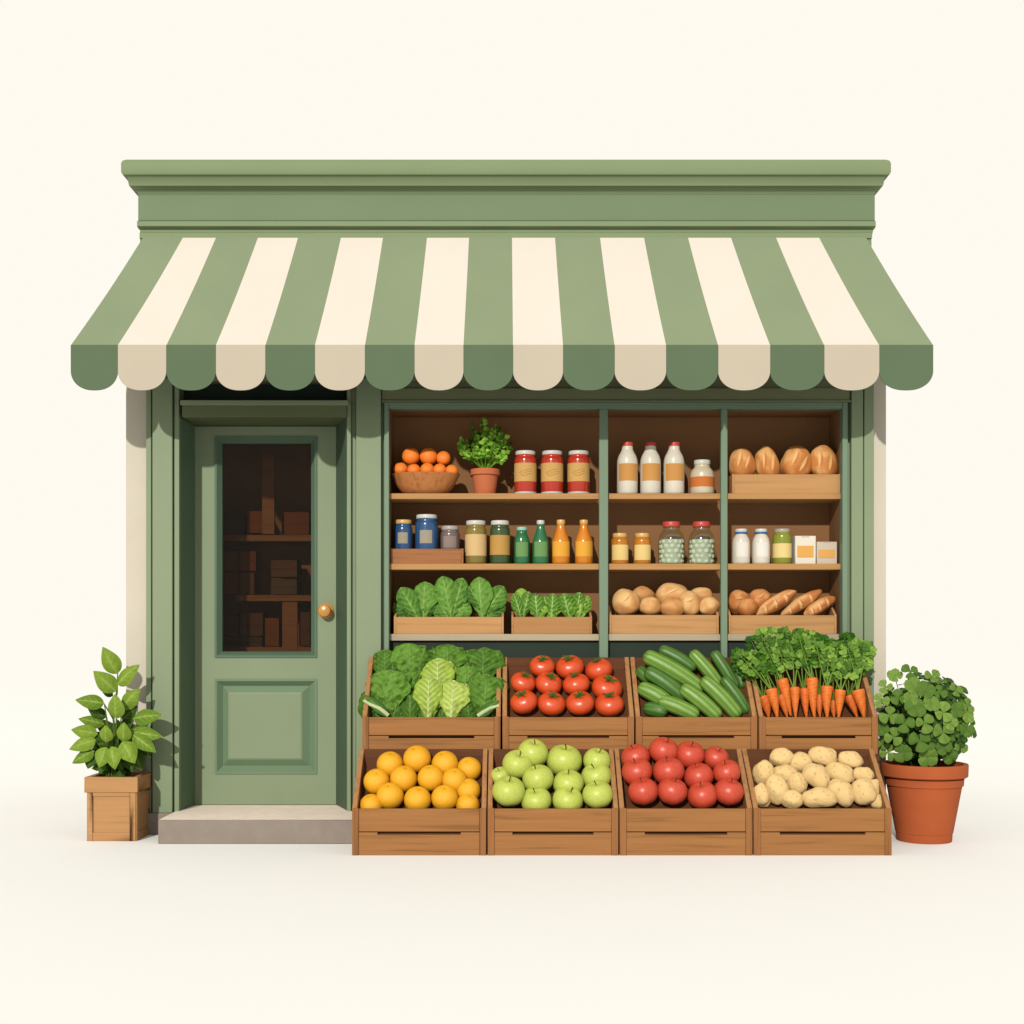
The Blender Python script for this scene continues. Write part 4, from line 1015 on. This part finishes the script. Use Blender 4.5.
bunch('spinach_bunch', [((455, 520), (440, 330), 48, 1), ((455, 500), (545, 370), 42, 0), ((455, 520), (548, 440), 32, 2), ((455, 480), (398, 370), 30, 2), ((460, 520), (500, 450), 30, 1)], .09, 'spinach bunch with stalks at the right end of the long tray', 'spinach', 'spinach bunches', SP, SV)
LT = [alb((104, 150, 44), LS), alb((136, 176, 62), LS), alb((80, 126, 36), LS)]; LV = alb((176, 206, 120), LS)
bunch('small_lettuce', [((622, 515), (588, 400), 24, 2), ((622, 515), (652, 392), 26, 2), ((622, 515), (620, 378), 34, 1)], .09, 'narrow upright lettuce beside the spinach tray', 'lettuce', 'small lettuces', LT, LV)
bunch('small_lettuce', [((690, 515), (680, 400), 34, 2), ((750, 515), (755, 400), 34, 2), ((725, 515), (720, 410), 40, 0), ((700, 520), (692, 440), 34, 1), ((748, 520), (752, 435), 34, 1)], .09, 'round pale lettuce in the middle of the short tray', 'lettuce', 'small lettuces', LT, LV)
bunch('small_lettuce', [((830, 515), (800, 400), 36, 2), ((850, 515), (870, 395), 34, 2), ((862, 515), (905, 410), 28, 0), ((825, 520), (822, 415), 36, 0), ((868, 520), (872, 420), 38, 1)], .09, 'wide lettuce nearest the window bar', 'lettuce', 'small lettuces', LT, LV)

# ------------------------------------------------------------------ left planter
ZL = zc((60, 620), 3.303)
yf = -.243
x0, x1 = PX(87.2, yf), PX(136, yf); xc = (x0 + x1) / 2; W = (x1 - x0) / 2
pl = empty('potted_plant', (xc, yf + W, 0), 'leafy green plant in a square wooden planter beside the door', 'plant')
H = PZ(776, yf)
mb = MB(); mb.box(-W, W, -W, W, 0, H - .06); mb.build('planter_box', WPLANT, pl, bevel=.003)
W2 = W + .012; rim = MB(); zr0, zr1 = H - .088, H - .005
for a in ((-W2, W2, -W2, -W2 + .03), (-W2, W2, W2 - .03, W2), (-W2, -W2 + .03, -W2 + .03, W2 - .03), (W2 - .03, W2, -W2 + .03, W2 - .03)): rim.box(a[0], a[1], a[2], a[3], zr0, zr1)
rim.build('rim', WPLANT, pl, bevel=.002)
for s, ax in ((-1, 'f'), (1, 'r')):
    fm = MB(); t = .006; e = .03; zt_ = zr0 - .0
    if ax == 'f':
        fm.box(-W, -W + e, -W - t, -W, 0, zt_); fm.box(W - e, W, -W - t, -W, 0, zt_); fm.box(-W + e, W - e, -W - t, -W, 0, .045); fm.box(-W + e, W - e, -W - t, -W, zt_ - .02, zt_)
    else:
        fm.box(W, W + t, -W, -W + e, 0, zt_); fm.box(W, W + t, W - e, W, 0, zt_); fm.box(W, W + t, -W + e, W - e, 0, .045); fm.box(W, W + t, -W + e, W - e, zt_ - .02, zt_)
    fm.build('panel_frame', WPLANT, pl, bevel=.002)
MB().box(-W + .02, W - .02, -W + .02, W - .02, H - .061, H - .03).build('soil', SOIL, pl)
yc = yf + W
LV_ = [((190, 178), (141, 88), 29, 0, -.02), ((190, 214), (264, 147), 26, 0, -.03), ((186, 236), (110, 168), 29, 0, -.03), ((175, 250), (135, 228), 12, 2, .03), ((146, 276), (50, 264), 24, 1, -.04), ((205, 292), (266, 226), 26, 0, -.03),
       ((187, 326), (183, 243), 28, 0, -.08), ((206, 334), (258, 283), 20, 2, .0), ((242, 326), (340, 314), 26, 1, -.05), ((152, 322), (92, 292), 20, 2, .02), ((146, 344), (60, 326), 20, 1, .01), ((124, 376), (36, 362), 24, 0, -.05),
       ((228, 372), (340, 386), 26, 1, -.07), ((118, 396), (30, 428), 24, 0, -.08), ((240, 378), (318, 438), 24, 1, -.10), ((210, 402), (212, 337), 24, 0, -.11), ((152, 404), (152, 346), 22, 0, -.10), ((112, 432), (40, 474), 22, 1, -.08),
       ((152, 420), (130, 488), 26, 0, -.13), ((172, 418), (182, 494), 26, 0, -.14), ((206, 402), (248, 474), 30, 0, -.13), ((244, 430), (270, 498), 24, 2, -.05), ((110, 440), (92, 492), 22, 2, -.06), ((256, 380), (300, 455), 22, 2, .0),
       ((200, 350), (240, 330), 20, 2, .03), ((160, 360), (120, 335), 20, 2, .04), ((220, 440), (240, 500), 22, 2, -.03), ((150, 440), (120, 500), 20, 2, -.02), ((190, 440), (205, 500), 22, 2, -.02), ((180, 390), (150, 330), 22, 2, .05), ((200, 400), (260, 350), 24, 2, .05), ((140, 400), (80, 390), 22, 2, .05), ((230, 410), (290, 420), 22, 2, .04)]
PG = [alb((126, 154, 50), 2.05), alb((104, 136, 40), 2.05), alb((62, 94, 30))]; PV = alb((160, 180, 84), 2.1)
mb = MB()
for j, (b, t, hw, c, dy) in enumerate(LV_):
    y = yc + dy; bb, tt = P(*ZL(*b), y), P(*ZL(*t), y - .03)
    mb.leaf(bb, tt, SZ(hw / 3.303, y) * 1.08, (random.uniform(-.25, .25), -1, .35), 'ovate', .28, .16, 16, 12, PG[c], PV if c < 2 else mixc(PV, PG[2], .6), .05, 5, .05, 0, seed=j)
    root_ = P(*ZL(185, 520), yc)
    if b[1] > 230: mb.tube([root_ + Vector((random.uniform(-.05, .05), random.uniform(-.03, .03), -.02)), root_.lerp(bb, .55) + Vector((0, 0, .02)), bb], [.005, .004, .0028], 6, 0, alb((92, 120, 44)))
pts = [P(*ZL(178, 520), yc), P(*ZL(183, 400), yc), P(*ZL(176, 320), yc), P(*ZL(188, 240), yc), P(*ZL(191, 172), yc - .02)]
mb.tube(pts, [.008, .007, .006, .005, .003], 8, 0, alb((100, 124, 50)))
mb.tube([P(*ZL(178, 330), yc), P(*ZL(160, 300), yc - .02), P(*ZL(145, 276), yc - .04)], [.005, .004, .003], 6, 0, alb((100, 124, 50)))
rnd = random.Random(11)
for j in range(74):      # leaf stalks and leaves low in the middle of the plant
    a = rnd.uniform(0, 2 * PI); rr_ = rnd.uniform(.0, .085); b = Vector((PX(ZL(180, 0)[0], yc) + math.cos(a) * rr_, yc + .02 + math.sin(a) * rr_ * .8, PZ(ZL(0, rnd.uniform(370, 500))[1], yc)))
    d_ = Vector((math.cos(a) + rnd.uniform(-.4, .4), math.sin(a) * .6 - .2, rnd.uniform(-.6, .7))).normalized(); l_ = rnd.uniform(.06, .10)
    mb.leaf(b, b + d_ * l_, l_ * .30, (rnd.uniform(-.4, .4), -1, .5), 'ovate', .25, .15, 8, 4, rnd.choice([PG[2], mixc(PG[2], PG[1], .4)]))
sub(mb, 'foliage', FOL, pl)

# ------------------------------------------------------------------ right pot
ZR = zc((840, 640), 4.267)
yr = -.215; cx = PX(924, yr)
rp = empty('potted_shrub', (cx, yr, 0), 'bushy round-leaved green plant in a large terracotta pot', 'plant')
rb, rbt = SZ(26.3, yr), SZ(37, yr); rm = SZ(41.8, yr); ri = SZ(36, yr); H = PZ(763, yr)
MB().lathe([(0, 0), (rb, 0), (rb + .002, .004), (rb * 1.035, .045), (rb * 1.055, .047), (SZ(36.2, yr), H - .118), (ri * 1.045, H - .115), (ri * 1.06, H - .078), (ri * 1.0, H - .074), (rm * .965, H - .070), (rm, H - .064), (rm * 1.01, H - .006), (rm, H), (rm * .90, H), (rm * .88, H - .05), (0, H - .05)], 60).build('pot', TERRA, rp, ang=30)
MB().lathe([(0, H - .035), (rm * .5, H - .03), (rm * .885, H - .04)], 30).build('soil', SOIL, rp)
mb = MB(); rnd = random.Random(21)
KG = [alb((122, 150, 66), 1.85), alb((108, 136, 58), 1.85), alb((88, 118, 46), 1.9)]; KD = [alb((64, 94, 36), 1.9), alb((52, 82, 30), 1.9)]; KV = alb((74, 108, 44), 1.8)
def clover(c, s, cols, f, n=4, rot=None):
    rot = rnd.uniform(0, 2 * PI) if rot is None else rot
    f = Vector(f).normalized(); t = f.cross(Vector((.1, .2, 1))).normalized(); u = f.cross(t)
    col = rnd.choice(cols)
    for i in range(n):
        a = rot + 2 * PI * i / n + rnd.uniform(-.12, .12); d_ = t * math.cos(a) + u * math.sin(a)
        s_ = s * rnd.uniform(.88, 1.1)
        mb.leaf(c, c + d_ * s_ + f * s_ * .18, s_ * .56, f, 'obovate', .25, .10, 8, 6, col, mixc(col, KV, .5), .07)
FCL = [(235, 150, 30), (300, 135, 34), (395, 155, 32), (195, 200, 30), (250, 245, 36), (315, 195, 36), (365, 215, 38), (425, 220, 30), (495, 215, 30), (175, 260, 32), (210, 320, 38), (275, 355, 40), (320, 290, 40), (440, 310, 42),
       (500, 300, 34), (545, 280, 32), (360, 355, 40), (540, 380, 34), (440, 395, 44), (228, 415, 38), (340, 430, 44), (440, 455, 34), (515, 450, 32), (270, 480, 38), (375, 500, 44), (465, 495, 34), (205, 480, 34), (545, 325, 30), (180, 380, 30), (180, 440, 30), (300, 250, 32), (470, 350, 34), (390, 270, 34)]
cenx, ceny = ZR(365, 330)
for (x, y_, s) in FCL:
    px, py = ZR(x, y_); dx, dz = (px - cenx) / 52, (ceny - py) / 54; dd = min(1, math.hypot(dx, dz)); yy = yr - .23 * math.sqrt(max(0.0, 1 - dd * dd)) 
    c = P(px, py, yy); b = Vector((cx + rnd.uniform(-.05, .05), yr, H - .04))
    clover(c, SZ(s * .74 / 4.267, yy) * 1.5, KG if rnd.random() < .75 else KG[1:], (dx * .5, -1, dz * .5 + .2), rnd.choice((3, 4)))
    mb.tube([b, b.lerp(c, .6) + Vector((0, .02, .02)), c + Vector((0, .006, 0))], [.003, .0025, .002], 5, 0, KD[0])
cen = P(cenx, ceny + 2, yr)
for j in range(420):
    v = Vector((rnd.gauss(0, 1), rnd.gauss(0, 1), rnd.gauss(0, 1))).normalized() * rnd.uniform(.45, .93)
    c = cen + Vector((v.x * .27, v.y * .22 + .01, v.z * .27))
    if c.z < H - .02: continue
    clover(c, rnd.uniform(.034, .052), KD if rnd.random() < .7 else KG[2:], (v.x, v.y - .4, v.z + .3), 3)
sub(mb, 'foliage', FOL, rp)
